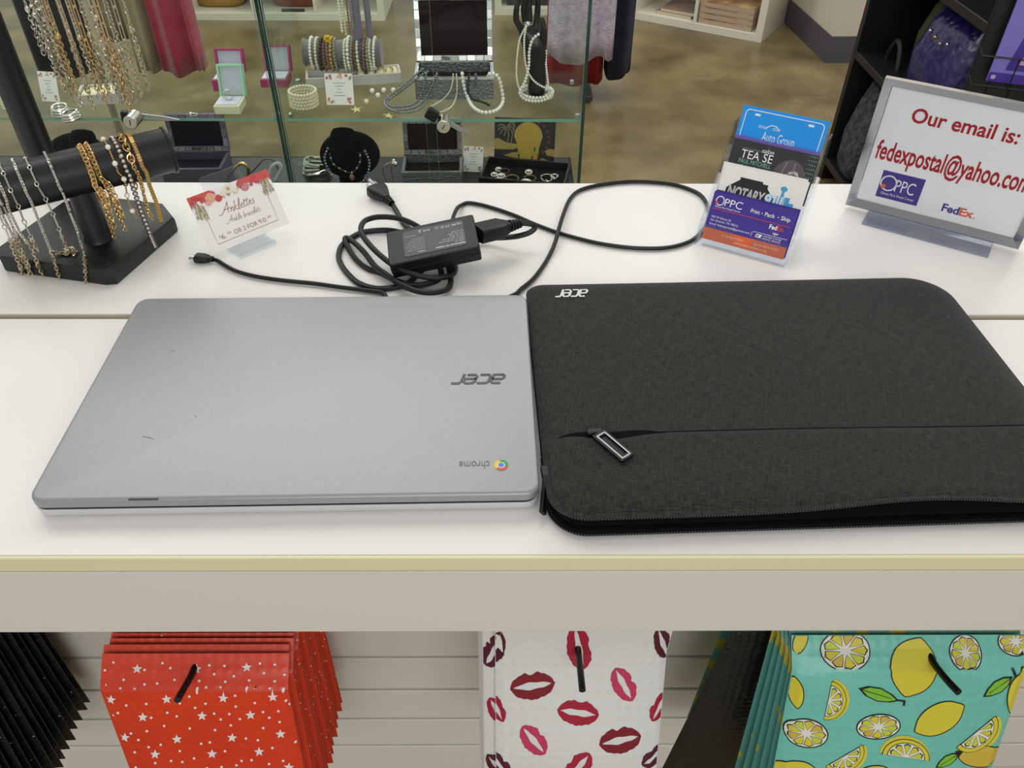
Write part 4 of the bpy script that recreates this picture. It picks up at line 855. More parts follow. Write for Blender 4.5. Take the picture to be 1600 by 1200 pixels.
def hook(pts, label, zg):
    X = pts[0].x; t = thing('display_hook', (X, .112, zg), label, 'hook', 'slatwall hooks')
    MB().tube([V((X, .121, zg+.004))]+pts, .0030, 10, sub=4).build('prong', HOOKM, t)
    MB().box((X-.020, .1165, zg-.006), (X+.020, .1215, zg+.018)).build('back_clip', HOOKM, t, bevel=.001)
GRV = lambda k: .535+.0762*k
BUB = ('bubble', 105, 0.55, 0.0025)
# ---- orange-red star mailers
hR = ud(303, 1050, .709); REDM = mat('orange_red_mailer', (226, 66, 30), .38, bump=BUB, noise=(14, (214, 56, 26), 2)); REDD = mat('orange_red_speckled_mailer', (214, 56, 26), .42, spots=(150, .14, (236, 200, 190)), bump=BUB); STARW = mat('print_white', (238, 232, 230), .5)
n = 16
for i in range(n):
    t = i/(n-1); hole = V((hR.x+.0015*math.sin(i*2.1), .100+(hR.y-.100)*(1-(1-t)**1.0), hR.z-.0006*math.sin(i*1.7)-.004+.004*t))
    m = Mailer(hole, .165, .232, math.radians(2+9.0*t), (.012+.002*math.sin(i), .0085), (.0095, .0115), .003*math.sin(i*1.3)*(1-t), .0042)
    mb = m.mesh(); ex = {}
    if i == n-1:
        S_ = [(628, 582), (903, 582), (1137, 575), (515, 717), (773, 715), (1035, 710), (1264, 705), (663, 798), (937, 792), (1161, 788), (579, 892), (821, 900), (1076, 893), (1300, 876), (720, 970), (983, 968), (1201, 958), (1338, 1030)]
        sc = lambda x, y: (x/2.963, 850+y/2.963)
        for k, (x, y) in enumerate(S_):
            m.decal(mb, [sc(x+(25 if q % 2 == 0 else 11)*math.sin(math.pi*q/5+.1*math.sin(k*9)), y-(25 if q % 2 == 0 else 11)*.92*math.cos(math.pi*q/5+.1*math.sin(k*9))) for q in range(10)], 1)
        dots = [(517, 552), (478, 588), (487, 653), (570, 630), (557, 676), (624, 678), (669, 650), (663, 586), (745, 555), (782, 578), (806, 630), (727, 646), (963, 565), (988, 605), (1033, 568), (1042, 638), (1080, 614), (1198, 557), (1219, 600), (1267, 562), (1313, 608), (1271, 636), (1152, 632), (1182, 670), (1143, 683), (1090, 698), (1020, 672), (953, 672), (914, 685), (878, 702), (921, 635), (1250, 668), (587, 743), (679, 736), (776, 777), (820, 793), (762, 838), (834, 733), (905, 754), (953, 735), (993, 781), (1023, 808), (1063, 783), (1093, 748), (1181, 732), (1219, 774), (1248, 800), (1290, 770), (1322, 732), (1339, 752), (702, 800), (682, 862), (880, 850), (997, 857), (1070, 835), (1112, 806), (1220, 848), (1296, 820), (1358, 797), (608, 873), (643, 903), (690, 936), (746, 925), (933, 920), (973, 914), (1043, 955), (1140, 896), (1195, 904), (1262, 940), (1366, 925), (626, 960), (721, 1010), (794, 1000), (846, 1005), (900, 988), (960, 1034), (1027, 1028), (1120, 1000), (1166, 996), (1096, 1020), (1247, 1014), (1312, 1000), (1310, 688), (548, 778), (524, 793), (834, 954), (630, 1030)]
        for x, y in dots: m.decal(mb, [sc(*p) for p in ell(x, y, 6.5, 6, n=8)], 1)
    mb.build('bubble_mailer', [REDM if i >= n-3 else REDD, STARW], base=hole, label=('front mailer of the orange-red starred stack, hook through its top' if i == n-1 else f'orange-red starred bubble mailer, {ORD[n-1-i]} from the front of its stack'), category='mailer', group='orange-red starred mailers')
hook([V((hR.x, .09, hR.z+.002)), V((hR.x, .03, hR.z)), V((hR.x-.0005, hR.y+.004, hR.z)), ud(289, 1073, .692), ud(277, 1094, .676)], 'black hook holding the orange-red starred mailers', GRV(2))
# ---- black mailers at the far left
BLK = mat('black_mailer', (14, 14, 20), .35, spots=(95, .085, (190, 190, 196)), bump=BUB); xb = uy(148, 1090, .1).x-.0825
n = 14
for i in range(n):
    t = i/(n-1); hole = V((xb+.0015*math.sin(i*1.9), .100-.108*t, .742-.0005*(i % 3)))
    m = Mailer(hole, .165, .240-.002*(i % 2), math.radians(1+9*t), (.006, .014), (.004, .012), .012*math.sin(i), .0042)
    m.mesh().build('bubble_mailer', BLK, base=hole, label=('front mailer of the black speckled stack at the left edge' if i == n-1 else f'black speckled bubble mailer, {ORD[n-1-i]} from the front of its stack'), category='mailer', group='black speckled mailers')
hook([V((xb, .09, .748)), V((xb, .02, .744)), V((xb, -.008, .744)), V((xb, -.036, .750))], 'black hook holding the black speckled mailers', GRV(2))
# ---- white mailers with lip prints
hL = ud(902, 1006, .735); WM = mat('white_lip_mailer', (226, 226, 224), .4, bump=BUB); KW_ = mat('print_crimson', (170, 26, 58), .5); KD = mat('print_dark_red', (128, 20, 38), .5); KM_ = mat('print_maroon', (86, 18, 44), .5); KP = mat('print_pink_red', (196, 56, 92), .5)
def lips(m, mb, cx, cy, sz, rot, mi, sc, sd=0):
    c_, s_ = math.cos(math.radians(rot)), math.sin(math.radians(rot)); r_ = random.Random(sd)
    def tr(x, y): return sc(cx+sz*(x*c_-y*s_), cy+sz*(x*s_+y*c_))
    o = 26; up = []; gu = []; dn = []; gd = []
    for k in range(o+1):
        x = -1+2*k/o; e = max(0, 1-abs(x)**2.2)
        cup = .60*e**.7-.13*math.exp(-(x/.18)**2)+.035*math.sin(17*x+sd)*math.sin(5*x+2*sd); low = .60*e**.68+.035*math.sin(15*x+sd)*math.sin(6*x+sd)
        g = .17*e+.025*math.sin(7*x+sd)*e
        up.append((x, -cup)); gu.append((x*.86, -g*.9)); dn.append((x, low)); gd.append((x*.86, g))
    for k in range(o):
        m.decal(mb, [tr(*up[k]), tr(*up[k+1]), tr(*gu[k+1]), tr(*gu[k])], mi)
        m.decal(mb, [tr(*gd[k]), tr(*gd[k+1]), tr(*dn[k+1]), tr(*dn[k])], mi)
sc2 = lambda x, y: (500+x/2.6667, 850+y/2.6667)
LP = [(722, 448, 74, -62, 3), (1080, 440, 84, 78, 1), (1432, 425, 62, 70, 3), (885, 588, 95, -8, 2), (1265, 583, 78, 62, 4), (1075, 700, 88, 8, 1), (735, 690, 58, 62, 1), (1420, 682, 66, -55, 1), (890, 815, 76, 50, 4), (1250, 815, 90, -12, 2), (745, 925, 66, 40, 3), (1075, 930, 78, -50, 1), (1395, 890, 62, -28, 3)]
n = 5
for i in range(n):
    t = i/(n-1); hole = V((hL.x, hL.y+.022*(1-t)*1.6, hL.z)); wd_ = .170 if i < n-1 else .158
    m = Mailer(hole, wd_, .20, math.radians(14+6*t), (-.004, .050), (.0005, .010), .0, .0045, off=.004-.007*(1-t)+(.0 if i == n-1 else -.004))
    mb = m.mesh()
    if i == n-1:
        for k, a_ in enumerate(LP): lips(m, mb, *a_, sc2, k)
    if i == n-2:
        for k, a_ in enumerate(LP): 
            if a_[0] < 800: lips(m, mb, *a_, sc2, k)
    mb.build('bubble_mailer', [WM, KW_, KD, KM_, KP], base=hole, label=('front mailer of the white lip-print stack, hook through a red kiss' if i == n-1 else f'white lip-print bubble mailer, {ORD[n-1-i]} from the front of its stack'), category='mailer', group='white lip-print mailers')
hook([V((hL.x, .09, hL.z+.003)), V((hL.x, .05, hL.z)), V((hL.x, hL.y+.004, hL.z)), ud(906, 1040, .712), ud(910, 1079, .692)], 'black hook holding the white lip-print mailers', GRV(3))
# ---- turquoise lemon mailers
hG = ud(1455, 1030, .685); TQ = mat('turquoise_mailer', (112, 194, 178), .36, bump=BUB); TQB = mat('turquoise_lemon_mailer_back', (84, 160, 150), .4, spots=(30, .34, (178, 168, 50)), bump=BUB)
YE = mat('print_lemon', (212, 200, 58), .5); OC = mat('print_gold_lemon', (204, 176, 66), .5); BK = mat('print_black', (24, 26, 24), .5); GR = mat('print_leaf', (126, 188, 52), .5); RW = mat('print_rind', (226, 226, 214), .5); LG = mat('print_lime', (192, 206, 62), .5)
sc3 = lambda x, y: (1060+x/2.963, 850+y/2.963)
def L3(P): return [sc3(*p) for p in P]
def slice_(m, mb, cx, cy, a, b, rot=0, n=9, sd=0):
    m.decal(mb, L3(ell(cx, cy, a, b, rot)), 3, 1); m.decal(mb, L3(ell(cx, cy, a-6, b-6, rot)), 5, 2)
    c_, s_ = math.cos(math.radians(rot)), math.sin(math.radians(rot))
    for k in range(n):
        for grow, mi, ly in ((1.0, 3, 3), (.86, (1, 6, 1, 2)[(k+sd) % 4], 4)):
            P = []; g0 = math.pi/n*1.0*grow
            for r, da in ((.20/grow, 0), (.55, -g0*.86), (.80*grow**.3, -g0*.9), (.90*grow**.5, 0), (.80*grow**.3, g0*.9), (.55, g0*.86)):
                t = 2*math.pi*k/n+da+sd; x, y = r*a*math.cos(t), r*b*math.sin(t); P.append((cx+x*c_-y*s_, cy+x*s_+y*c_))
            m.decal(mb, L3(P), mi, ly)
def lemon_(m, mb, cx, cy, a, b, rot, mi=1, tip=.16):
    c_, s_ = math.cos(math.radians(rot)), math.sin(math.radians(rot))
    for g, q, ly in ((1, 3, 1), (None, mi, 2)):
        P = []
        for k in range(32):
            t = 2*math.pi*k/32; f = 1+tip*math.exp(-((math.sin(t/2))/.13)**2)+tip*.8*math.exp(-((math.cos(t/2))/.12)**2)
            x, y = a*f*math.cos(t), b*math.sin(t)
            if g is None: x, y = x*(1-5/a), y*(1-5/b)
            P.append((cx+x*c_-y*s_, cy+x*s_+y*c_))
        m.decal(mb, L3(P), q, ly)
def wedge_(m, mb, cx, cy, a, rot, h=.62, sd=0):
    c_, s_ = math.cos(math.radians(rot)), math.sin(math.radians(rot)); T = lambda P: [sc3(cx+x*c_-y*s_, cy+x*s_+y*c_) for x, y in P]
    arc = lambda r, k0=0, k1=math.pi, n=14, hh=h: [(r*a*math.cos(k0+(k1-k0)*i/n), r*a*hh*1.25*math.sin(k0+(k1-k0)*i/n)) for i in range(n+1)]
    m.decal(mb, T([(x*1.04+6, y*1.06+8) for x, y in arc(1)]), 1, 1); m.decal(mb, T(arc(1.0)), 3, 2); m.decal(mb, T([(x*.965, y*.95+1) for x, y in arc(1)]), 1, 3); m.decal(mb, T(arc(.80)), 3, 4); m.decal(mb, T([(x*.95, y*.93+2) for x, y in arc(.80)]), 5, 5)
    for k in range(5):
        t = math.pi*(k+.5)/5; d_ = math.pi/5*.44
        for g, mi, ly in ((1, 3, 6), (.84, (6, 1)[k % 2], 7)):
            P = [(r*a*math.cos(t+dt*g), r*a*h*1.25*math.sin(t+dt*g)+3) for r, dt in ((.14/g, 0), (.5, -d_*.8), (.66*g**.4, -d_*.85), (.73*g**.5, 0), (.66*g**.4, d_*.85), (.5, d_*.8))]; m.decal(mb, T(P), mi, ly)
def leaf_(m, mb, x0, y0, x1, y1, wd):
    dx, dy = x1-x0, y1-y0; L = math.hypot(dx, dy); nx, ny = -dy/L, dx/L
    for g, mi, ly in ((1, 3, 3), (.84, 4, 4)):
        P = [(x0+dx*(.5+(t-.5)*(g if g < 1 else 1))+nx*w_*wd*g, y0+dy*(.5+(t-.5)*(g if g < 1 else 1))+ny*w_*wd*g) for t, w_ in ((0, 0), (.2, -.36), (.5, -.5), (.8, -.3), (1, 0), (.8, .3), (.5, .5), (.2, .36))]; m.decal(mb, L3(P), mi, ly)
    m.decal(mb, L3([(x0+nx*2, y0+ny*2), (x0+dx*.8, y0+dy*.8+2), (x0+dx*.8, y0+dy*.8-1), (x0-nx*2, y0-ny*2)]), 3, 5)
LMATS = [TQ, YE, OC, BK, GR, RW, LG]; n = 6
for i in range(n):
    t = i/(n-1); hole = V((hG.x, hG.y+.040*(1-t), hG.z+.001*(1-t)))
    m = Mailer(hole, .200, .26, math.radians(8+9*t), (.016, .012), (.004, .008), 0, .0048, off=-.018-(.004 if i < 4 else 0)*(4-i)*.4)
    mb = m.mesh()
    if i == n-1:
        slice_(m, mb, 780, 497, 118, 94, 0, 9, 0); slice_(m, mb, 1338, 508, 76, 86, 0, 9, 1); slice_(m, mb, 590, 872, 104, 68, 10, 9, 2); slice_(m, mb, 924, 842, 104, 60, -5, 9, 1); slice_(m, mb, 1575, 455, 85, 70, 0, 8, 0)
        lemon_(m, mb, 1090, 570, 128, 108, 108, 1, .12); lemon_(m, mb, 1205, 805, 118, 70, -28, 1, .14); lemon_(m, mb, 1585, 700, 108, 66, 100, 1, .12); lemon_(m, mb, 1402, 980, 104, 52, -2, 2, .08); lemon_(m, mb, 528, 1040, 95, 42, -3, 1, .12); lemon_(m, mb, 545, 690, 66, 36, 85, 1, .08); lemon_(m, mb, 572, 455, 62, 34, 110, 1, .08); lemon_(m, mb, 905, 1050, 70, 30, -5, 1, .1)
        wedge_(m, mb, 690, 720, 92, -78, .75); wedge_(m, mb, 1375, 865, 118, -214+180-5, .55, 1); wedge_(m, mb, 765, 975, 100, -30, .6); wedge_(m, mb, 1050, 985, 112, 188, .62)
        leaf_(m, mb, 832, 665, 1020, 722, 66); leaf_(m, mb, 1545, 610, 1408, 705, 60); leaf_(m, mb, 1298, 965, 1188, 1032, 48)
        for P in ([(1010, 715), (1050, 720), (1046, 745), (1036, 745), (1040, 728), (1010, 722)], [(1540, 590), (1552, 586), (1566, 612), (1556, 618)], [(1280, 955), (1310, 952), (1310, 966), (1282, 968)]): m.decal(mb, L3(P), 3, 3)
    mb.build('bubble_mailer', LMATS if i == n-1 else [TQB], base=hole, label=('front mailer of the turquoise lemon stack, hook through its top' if i == n-1 else f'turquoise lemon bubble mailer, {ORD[n-1-i]} from the front of its stack'), category='mailer', group='turquoise lemon mailers')
for k, (dx, ti, L, yw) in enumerate(((.03, 0, .285, .04), (.05, 2, .30, .02))):
    hole = V((hG.x-.008, .070-.010*k, hG.z+.002)); m = Mailer(hole, .200, L, math.radians(ti), (.006, .012), (.004, .008), 0, .0045, off=-.030, roll=yw)
    m.mesh().build('bubble_mailer', [TQB], base=hole, label=('turquoise lemon mailer swung askew, rearmost on its hook' if k == 0 else 'turquoise lemon mailer swung askew behind the dark one'), category='mailer', group='turquoise lemon mailers')
hole = V((hG.x-.004, .043, hG.z+.002)); m = Mailer(hole, .210, .325, math.radians(5), (.006, .012), (.004, .008), 0, .0040, off=-.030, roll=.15)
m.mesh().build('bubble_mailer', mat('black_bubble_lining', (30, 29, 30), .4, bump=('bubble', 130, .8, .003)), base=hole, label='black bubble mailer hanging askew among the turquoise lemon ones', category='mailer')
hook([V((hG.x, .09, hG.z+.003)), V((hG.x, .03, hG.z)), V((hG.x, hG.y+.004, hG.z)), ud(1474, 1056, .668), ud(1498, 1082, .652)], 'black hook holding the turquoise lemon mailers', GRV(3))
# ================================================================ glass jewellery cases beyond the counter
SZ, DZ = .9065, .7465; CY0, CY1 = .800, 1.010
DECK = mat('black_deck', (26, 25, 24), .35, spec=.3); CABB = mat('black_cabinet', (24, 24, 26), .5)
def pane(nm, lo, hi, par, edge=GEDGE, ax=0):
    """sheet of glass whose narrow faces carry the edge colour; ax = thickness axis"""
    mb = MB(); mb.box(lo, hi)
    mb.m = [0, 0, 0, 1, 0, 1] if edge is GEDGEW else ([0]*6 if ax == 1 else [0, 0, 1, 0, 0, 0]); return mb.build(nm, [PANE, edge], par)
def case(x0, x1, label, doors, lx):
    c = thing('display_case', ((x0+x1)/2, (CY0+CY1)/2, 0), label, 'display case')
    MB().box((x0, CY0, 0), (x1, CY1, DZ-.012)).build('cabinet', CABB, c)
    MB().box((x0, CY0-.012, DZ-.012), (x1, CY1, DZ)).build('deck', DECK, c)
    for a in (x0, x1-.005): pane('side_pane', (a, CY0, DZ), (a+.005, CY1, 1.34), c, GEDGE, 0)
    pane('back_pane', (x0+.005, CY1-.005, DZ), (x1-.005, CY1, 1.34), c, GEDGEL, 1)
    pane('shelf', (x0+.006, CY0+.004, SZ-.0045), (x1-.006, CY1-.006, SZ), c, GEDGEL, 2)
    for (a, b), y in zip(doors, (CY0-.011, CY0-.006)): pane('sliding_door', (a, y, DZ), (b, y+.004, 1.34), c, GEDGEW, 1)
    for z in (SZ-.0102,):
        for y in (CY0+.03, CY1-.04):
            for a in (x0+.005, x1-.011): MB().box((a, y, z), (a+.006, y+.008, z+.0055)).build('shelf_clip', STEEL, c)
    pane('top_pane', (x0, CY0-.012, 1.34), (x1, CY1, 1.346), c, GEDGEL, 2)
    return c
rx0, rx1 = -.3662, .0945
d1 = uy(683, 215, CY0-.011).x; d2 = uy(667, 215, CY0-.006).x
case(rx0, rx1, 'right-hand glass jewellery case, with pearl necklaces and the hand form on its shelf', ((rx0+.006, d1), (d2, rx1-.006)), 0)
case(-1.09, -.3668, 'left-hand glass jewellery case, ring boxes on its shelf', ((-1.08, -.74), (-.76, -.3728)), 0)
def lock(pts, label):
    y = CY0-.0125; t = thing('case_lock', tuple(uy(*pts[1], y)), label, 'lock', 'showcase locks')
    a, b, c_, d = [uy(*p, y) for p in pts]
    dr = (d-a).normalized(); up = V((-dr.z, 0, dr.x)); M = Matrix.Identity(4)
    for i in range(3): M[i][0], M[i][1], M[i][2], M[i][3] = dr[i], up[i], (0, -1, 0)[i], a[i]
    L = (d-a).length
    mb = MB(); mb.prism([(0, -.0045), (L*.75, -.0035), (L, -.0008), (L, .0008), (L*.75, .0035), (0, .0045)], 0, .0016, M); mb.build('ratchet_bar', STEEL, t, bevel=.0003)
    MB().box((-.001, -.008, .0016), (.017, .009, .012), M).build('rubber_stop', BLACKRUB, t, bevel=.002)
    lc = M.inverted() @ b; 
    mb = MB(); mb.cyl(M @ V((lc.x, 0, .0016)), M @ V((lc.x, 0, .026)), .0105, .0100, 24); bo = mb.build('lock_barrel', SILVER, t, bevel=.001)
    MB().box((lc.x-.0006, -.004, .0260), (lc.x+.0006, .004, .0264), M).build('key_slot', DARKG, bo)
lock([(668, 172), (693, 190), (700, 195), (738, 213)], 'silver showcase lock slanting across the right-hand case door')
lock([(194, 179), (213, 182), (230, 184), (281, 187)], 'silver showcase lock lying level on the left-hand case door')
rnd = random.Random(11)
def single(mb, nm, mt, label, cat, base=None, group=None, **k):
    o = mb.build(nm, mt, base=base, label=label, category=cat, **k)
    if group: o['group'] = group
    return o
# ---- pearl cuffs
def cuff(px, label, r=.0205):
    b = uz(*px, SZ); mb = MB()
    for j in range(5):
        for i in range(26): a = 2*math.pi*(i+.5*(j % 2))/26; mb.sph((b.x+r*math.cos(a), b.y+r*math.sin(a), SZ+.0028+.0051*j), .00265, 6, 5)
    single(mb, 'pearl_bracelet', CREAMP, label, 'bracelet', base=(b.x, b.y, SZ), group='coiled pearl cuffs')
cuff((476, 165), 'coiled five-row cream pearl cuff at the front left of the right-hand shelf'); cuff((29, 166), 'coiled five-row cream pearl cuff beside the black necklace post')
# ---- grey bracelet bar with beaded bracelets
gp = uz(537, 119, SZ); gz_ = uy(536, 82, gp.y).z; gr = .0195; gx0, gx1 = uy(478, 82, gp.y).x, uy(594, 82, gp.y).x
t = thing('bracelet_stand', (gp.x, gp.y, SZ), 'grey velvet bracelet bar loaded with beaded bracelets in the glass case', 'jewellery stand')
MB().cyl((gx0, gp.y, gz_), (gx1, gp.y, gz_), gr, n=28).build('bar', GREYVEL, t)
for x in (gx0-.003, gx1): MB().cyl((x, gp.y, gz_), (x+.003, gp.y, gz_), gr+.002, n=28).build('end_cap', GREYVEL, t, bevel=.0006)
MB().cyl((gp.x, gp.y, SZ), (gp.x, gp.y, gz_), .0085, n=16).build('post', GREYVEL, t); MB().box((gp.x-.03, gp.y-.018, SZ), (gp.x+.03, gp.y+.014, SZ+.004)).build('base', GREYVEL, t, bevel=.001)
BC = {'cream': CREAMP, 'white': PEARL, 'dark': mat('bead_dark_brown', (66, 48, 40), .3), 'brown': mat('bead_brown', (126, 92, 76), .35), 'rosy': mat('bead_rose_brown', (146, 108, 98), .35), 'gold': mat('bead_gold_beige', (190, 156, 96), .35, .3), 'sage': mat('bead_sage', (150, 148, 130), .35), 'slate': mat('bead_slate', (92, 92, 106), .3)}
BL = [(489, 'white'), (497, 'cream'), (503.5, 'dark'), (509.5, 'brown'), (515, 'rosy'), (520, 'gold'), (526, 'sage'), (541, 'cream'), (546.5, 'white'), (551.5, 'sage'), (556.5, 'brown'), (561.5, 'cream'), (566, 'slate'), (570.5, 'rosy'), (576, 'sage'), (580.5, 'cream'), (586, 'white')]
for i, (x, c_) in enumerate(BL):
    X = uy(x, 82, gp.y).x; rb = .0026+.0005*(i % 3 == 2); R_ = gr+.001+rb; zc_ = gz_-.0012*(1+i % 4); mb = MB(); nb = int(2*math.pi*(R_+.002)/(2*rb)); j_ = rnd.uniform(-.0015, .0015)
    for k in range(nb): a = 2*math.pi*k/nb; mb.sph((X+j_*math.sin(a), gp.y-(R_+.0006)*math.cos(a), zc_+(R_+.0012)*math.sin(a)), rb, 6, 5)
    names_ = 'white cream dark-brown brown rosy-brown gold-beige sage'
    o = single(mb, 'bead_bracelet', BC[c_], f'{ {"dark":"dark brown","rosy":"rosy brown","gold":"gold beige"}.get(c_, c_)} bead bracelet, {["leftmost","second","third","fourth","fifth","sixth","seventh","eighth","ninth","tenth","eleventh","twelfth","thirteenth","fourteenth","fifteenth","sixteenth","rightmost"][i]} {"" if i in (0,16) else "from the left "}on the grey bar', 'bracelet', base=(X, gp.y, gz_), group='bead bracelets on the grey bar')
    if i == 5:
        k = MB(); q = V((X-.003, gp.y-.012, gz_+gr+.006))
        for m_ in range(6): a = m_*math.pi/3; k.sph(q+V((.004*math.cos(a), -.001, .004*math.sin(a))), .0028, 6, 5)
        k.build('flower_charm', mat('yellow_charm', (232, 190, 40), .3, .4), o)
# ---- tall grey post stands behind, with bead strands
def tall(px, r, label, strands=(), mt=GREYVEL, grp='strands on the tall grey stand', arm=.05):
    p = uz(*px, SZ); p.y = min(p.y, 1.000-.012); t = thing('necklace_stand', (p.x, p.y, SZ), label, 'jewellery stand')
    MB().cyl((p.x, p.y, SZ), (p.x, p.y, 1.17), r, n=18).build('post', mt, t); MB().cyl((p.x, p.y, SZ), (p.x, p.y, SZ+.010), r+.0035, n=20).build('base', mt, t, bevel=.001)
    MB().cyl((p.x-arm, p.y, 1.17), (p.x+arm*.6, p.y, 1.17), r*1.2, n=18).build('bar', mt, t)
    return p
LAV = mat('lavender_grey_velvet', (122, 116, 134), .8, sheen=.2)
p = tall((566, 118), .0085, 'tall grey velvet post hung with bead strands, behind the bracelet bar', mt=LAV)
for i, (x, ye, c_) in enumerate(((535, 52, 'white'), (541, 55, 'cream'), (547, 50, 'rosy'), (552, 46, 'sage'))):
    e = uy(x, ye, p.y-.014); mb = MB(); d = 0
    mb.tube([V((e.x, p.y, 1.17+.0125)), V((e.x, p.y-.0125, 1.174)), V((e.x, p.y-.014, 1.16)), e], .0006, 5, sub=3)
    z = 1.158
    while z > e.z: mb.sph((e.x, p.y-.014, z), .0022, 6, 5); z -= .0046
    single(mb, 'bead_necklace', BC[c_], f'{ {"rosy":"rosy brown"}.get(c_, c_)} bead strand hanging from the tall grey post', 'necklace', base=(e.x, p.y-.014, e.z), group='strands on the tall grey stand')
tall((588, 104), .0052, 'thin lavender post stand right of the tall bead-strand post', mt=LAV, arm=.012)
# ---- ring tray
def ring_tray(pa, pb, dep, label, rolls, dark, mt=mat('pale_grey_tray', (196, 190, 184), .6)):
    a, b = uz(*pa, SZ), uz(*pb, SZ); an = math.atan2(b.y-a.y, b.x-a.x); L = (b-a).length; M = level(a, an); t = thing('ring_tray', tuple(a), label, 'tray')
    MB().box((0, 0, 0), (L, dep, .003), M).build('floor_panel', mt, t)
    mb = MB(); mb.box((0, 0, .003), (L, .004, .016), M).box((0, dep-.004, .003), (L, dep, .016), M).box((0, .004, .003), (.004, dep-.004, .016), M).box((L-.004, .004, .003), (L, dep-.004, .016), M); mb.build('rim', mt, t)
    for k, (u0, u1) in enumerate(rolls): 
        MB().cyl(M @ V((u0*L, .006, .0095)), M @ V((u0*L, dep-.006, .0095)), .0065, n=12).build('ring_roll', mat('ivory_velvet', (226, 216, 176), .8, sheen=.2), t, bevel=.001)
    for u0, u1 in dark: MB().box((u0*L, .006, .003), (u1*L, dep-.006, .006), M).build('dark_lining', mat('dark_lining', (70, 56, 56), .8), t)
    return M, L
M, L = ring_tray((480, 139), (628, 129), .040, 'long pale tray with ivory ring rolls behind the small sign', [(.58, 0), (.69, 0), (.78, 0), (.86, 0), (.94, 0)], [(.04, .2)])
for k, (u, v) in enumerate(((.88, .012), (.72, .015))):
    mb = MB(); c_ = M @ V((u*L, v, .017)); mb.link(c_, V((1, .3, 0)), V((0, .2, 1)), .012, .012, .0011, 0, 16, 5); single(mb, 'ring', GOLD if k == 0 else SILVER, ('gold' if k == 0 else 'silver')+' ring lying on the ivory rolls of the tray', 'ring')
ring_tray((122, 166), (184, 162), .045, 'pale ring tray behind the hanging chains in the left-hand case', [(.2, 0), (.4, 0), (.6, 0), (.8, 0)], [])
# ---- little floral price signs
def sign(pBL, w, h, zf, label, ang=0, lean=.3):
    o = uz(*pBL, zf); o.z += .0003; M = frame(o, ang, lean); mb = MB(); mb.prism([(0, 0), (w, 0), (w, h), (0, h)], -.0009, 0, M); r_ = random.Random(5)
    for cx, cy in ((.16, .88), (.84, .88), (.16, .14), (.84, .14), (.5, .93)):
        for k in range(5): petals(mb, M, (cx+r_.uniform(-.1, .1))*w, (cy+r_.uniform(-.06, .06))*h, w*.055, 5, r_.choice([1, 2, 3]), .0004+k*3e-5, 1, r_.random())
    for k, wd in enumerate((.44, .30, .12, .26, .40)): mb.ribbon([((.5-wd/2)*w, (.70-.1*k)*h), ((.5+wd/2)*w, (.70-.1*k)*h)], h*.022, M, 4)
    single(mb, 'price_card', [PAPER, MATS['coral'], MATS['dusty_pink'], MATS['sage'], mat('faint_print', (160, 160, 170), .6)], label, 'price card', base=o, group='little floral price cards')
sign((511, 164), .043, .046, SZ, 'small white floral card standing before the ring tray', .0, .25)
sign((66, 158), .030, .044, SZ, 'small white floral card half hidden behind the hanging chains', -.15, .3)
sign((724, 268), .035, .044, DZ, 'small white floral card on the black deck, right of the jewel box', -.12, .35)
# ---- loose earrings
for i, (x, y) in enumerate(((582, 146), (600, 145), (615, 145), (591, 153), (573, 163))):
    p = uz(x, y, SZ); mb = MB(); mb.sph((p.x, p.y, SZ+.0042), .0042, 10, 8); o = single(mb, 'pearl_stud', PEARL if i < 4 else CREAMP, f'pearl stud earring on the shelf, {["leftmost in the back row", "middle of the back row", "rightmost in the back row", "just before the back row", "nearest the small floral sign"][i]}', 'earring', base=(p.x, p.y, SZ), group='loose pearl studs')
    k = MB(); k.cyl((p.x, p.y+.003, SZ+.004), (p.x+.002, p.y+.010, SZ+.001), .0005, n=6); k.build('pin', GOLD, o)
for i, (x, y) in enumerate(((557, 174), (607, 184))):
    p = uz(x, y, SZ+.0005); M = level(p, .4+i) @ Matrix.Rotation(.25, 4, 'X'); mb = MB(); P = [((.0095 if k % 2 == 0 else .0035)*math.sin(math.pi*k/5), (.0095 if k % 2 == 0 else .0035)*math.cos(math.pi*k/5)) for k in range(10)]; mb.prism(P, .002, .0035, M); single(mb, 'star_earring', mat('pale_gold_metal', (232, 212, 150), .3, .8), 'pale gold star earring '+('left of the pearl studs' if i == 0 else 'near the shelf edge'), 'earring')
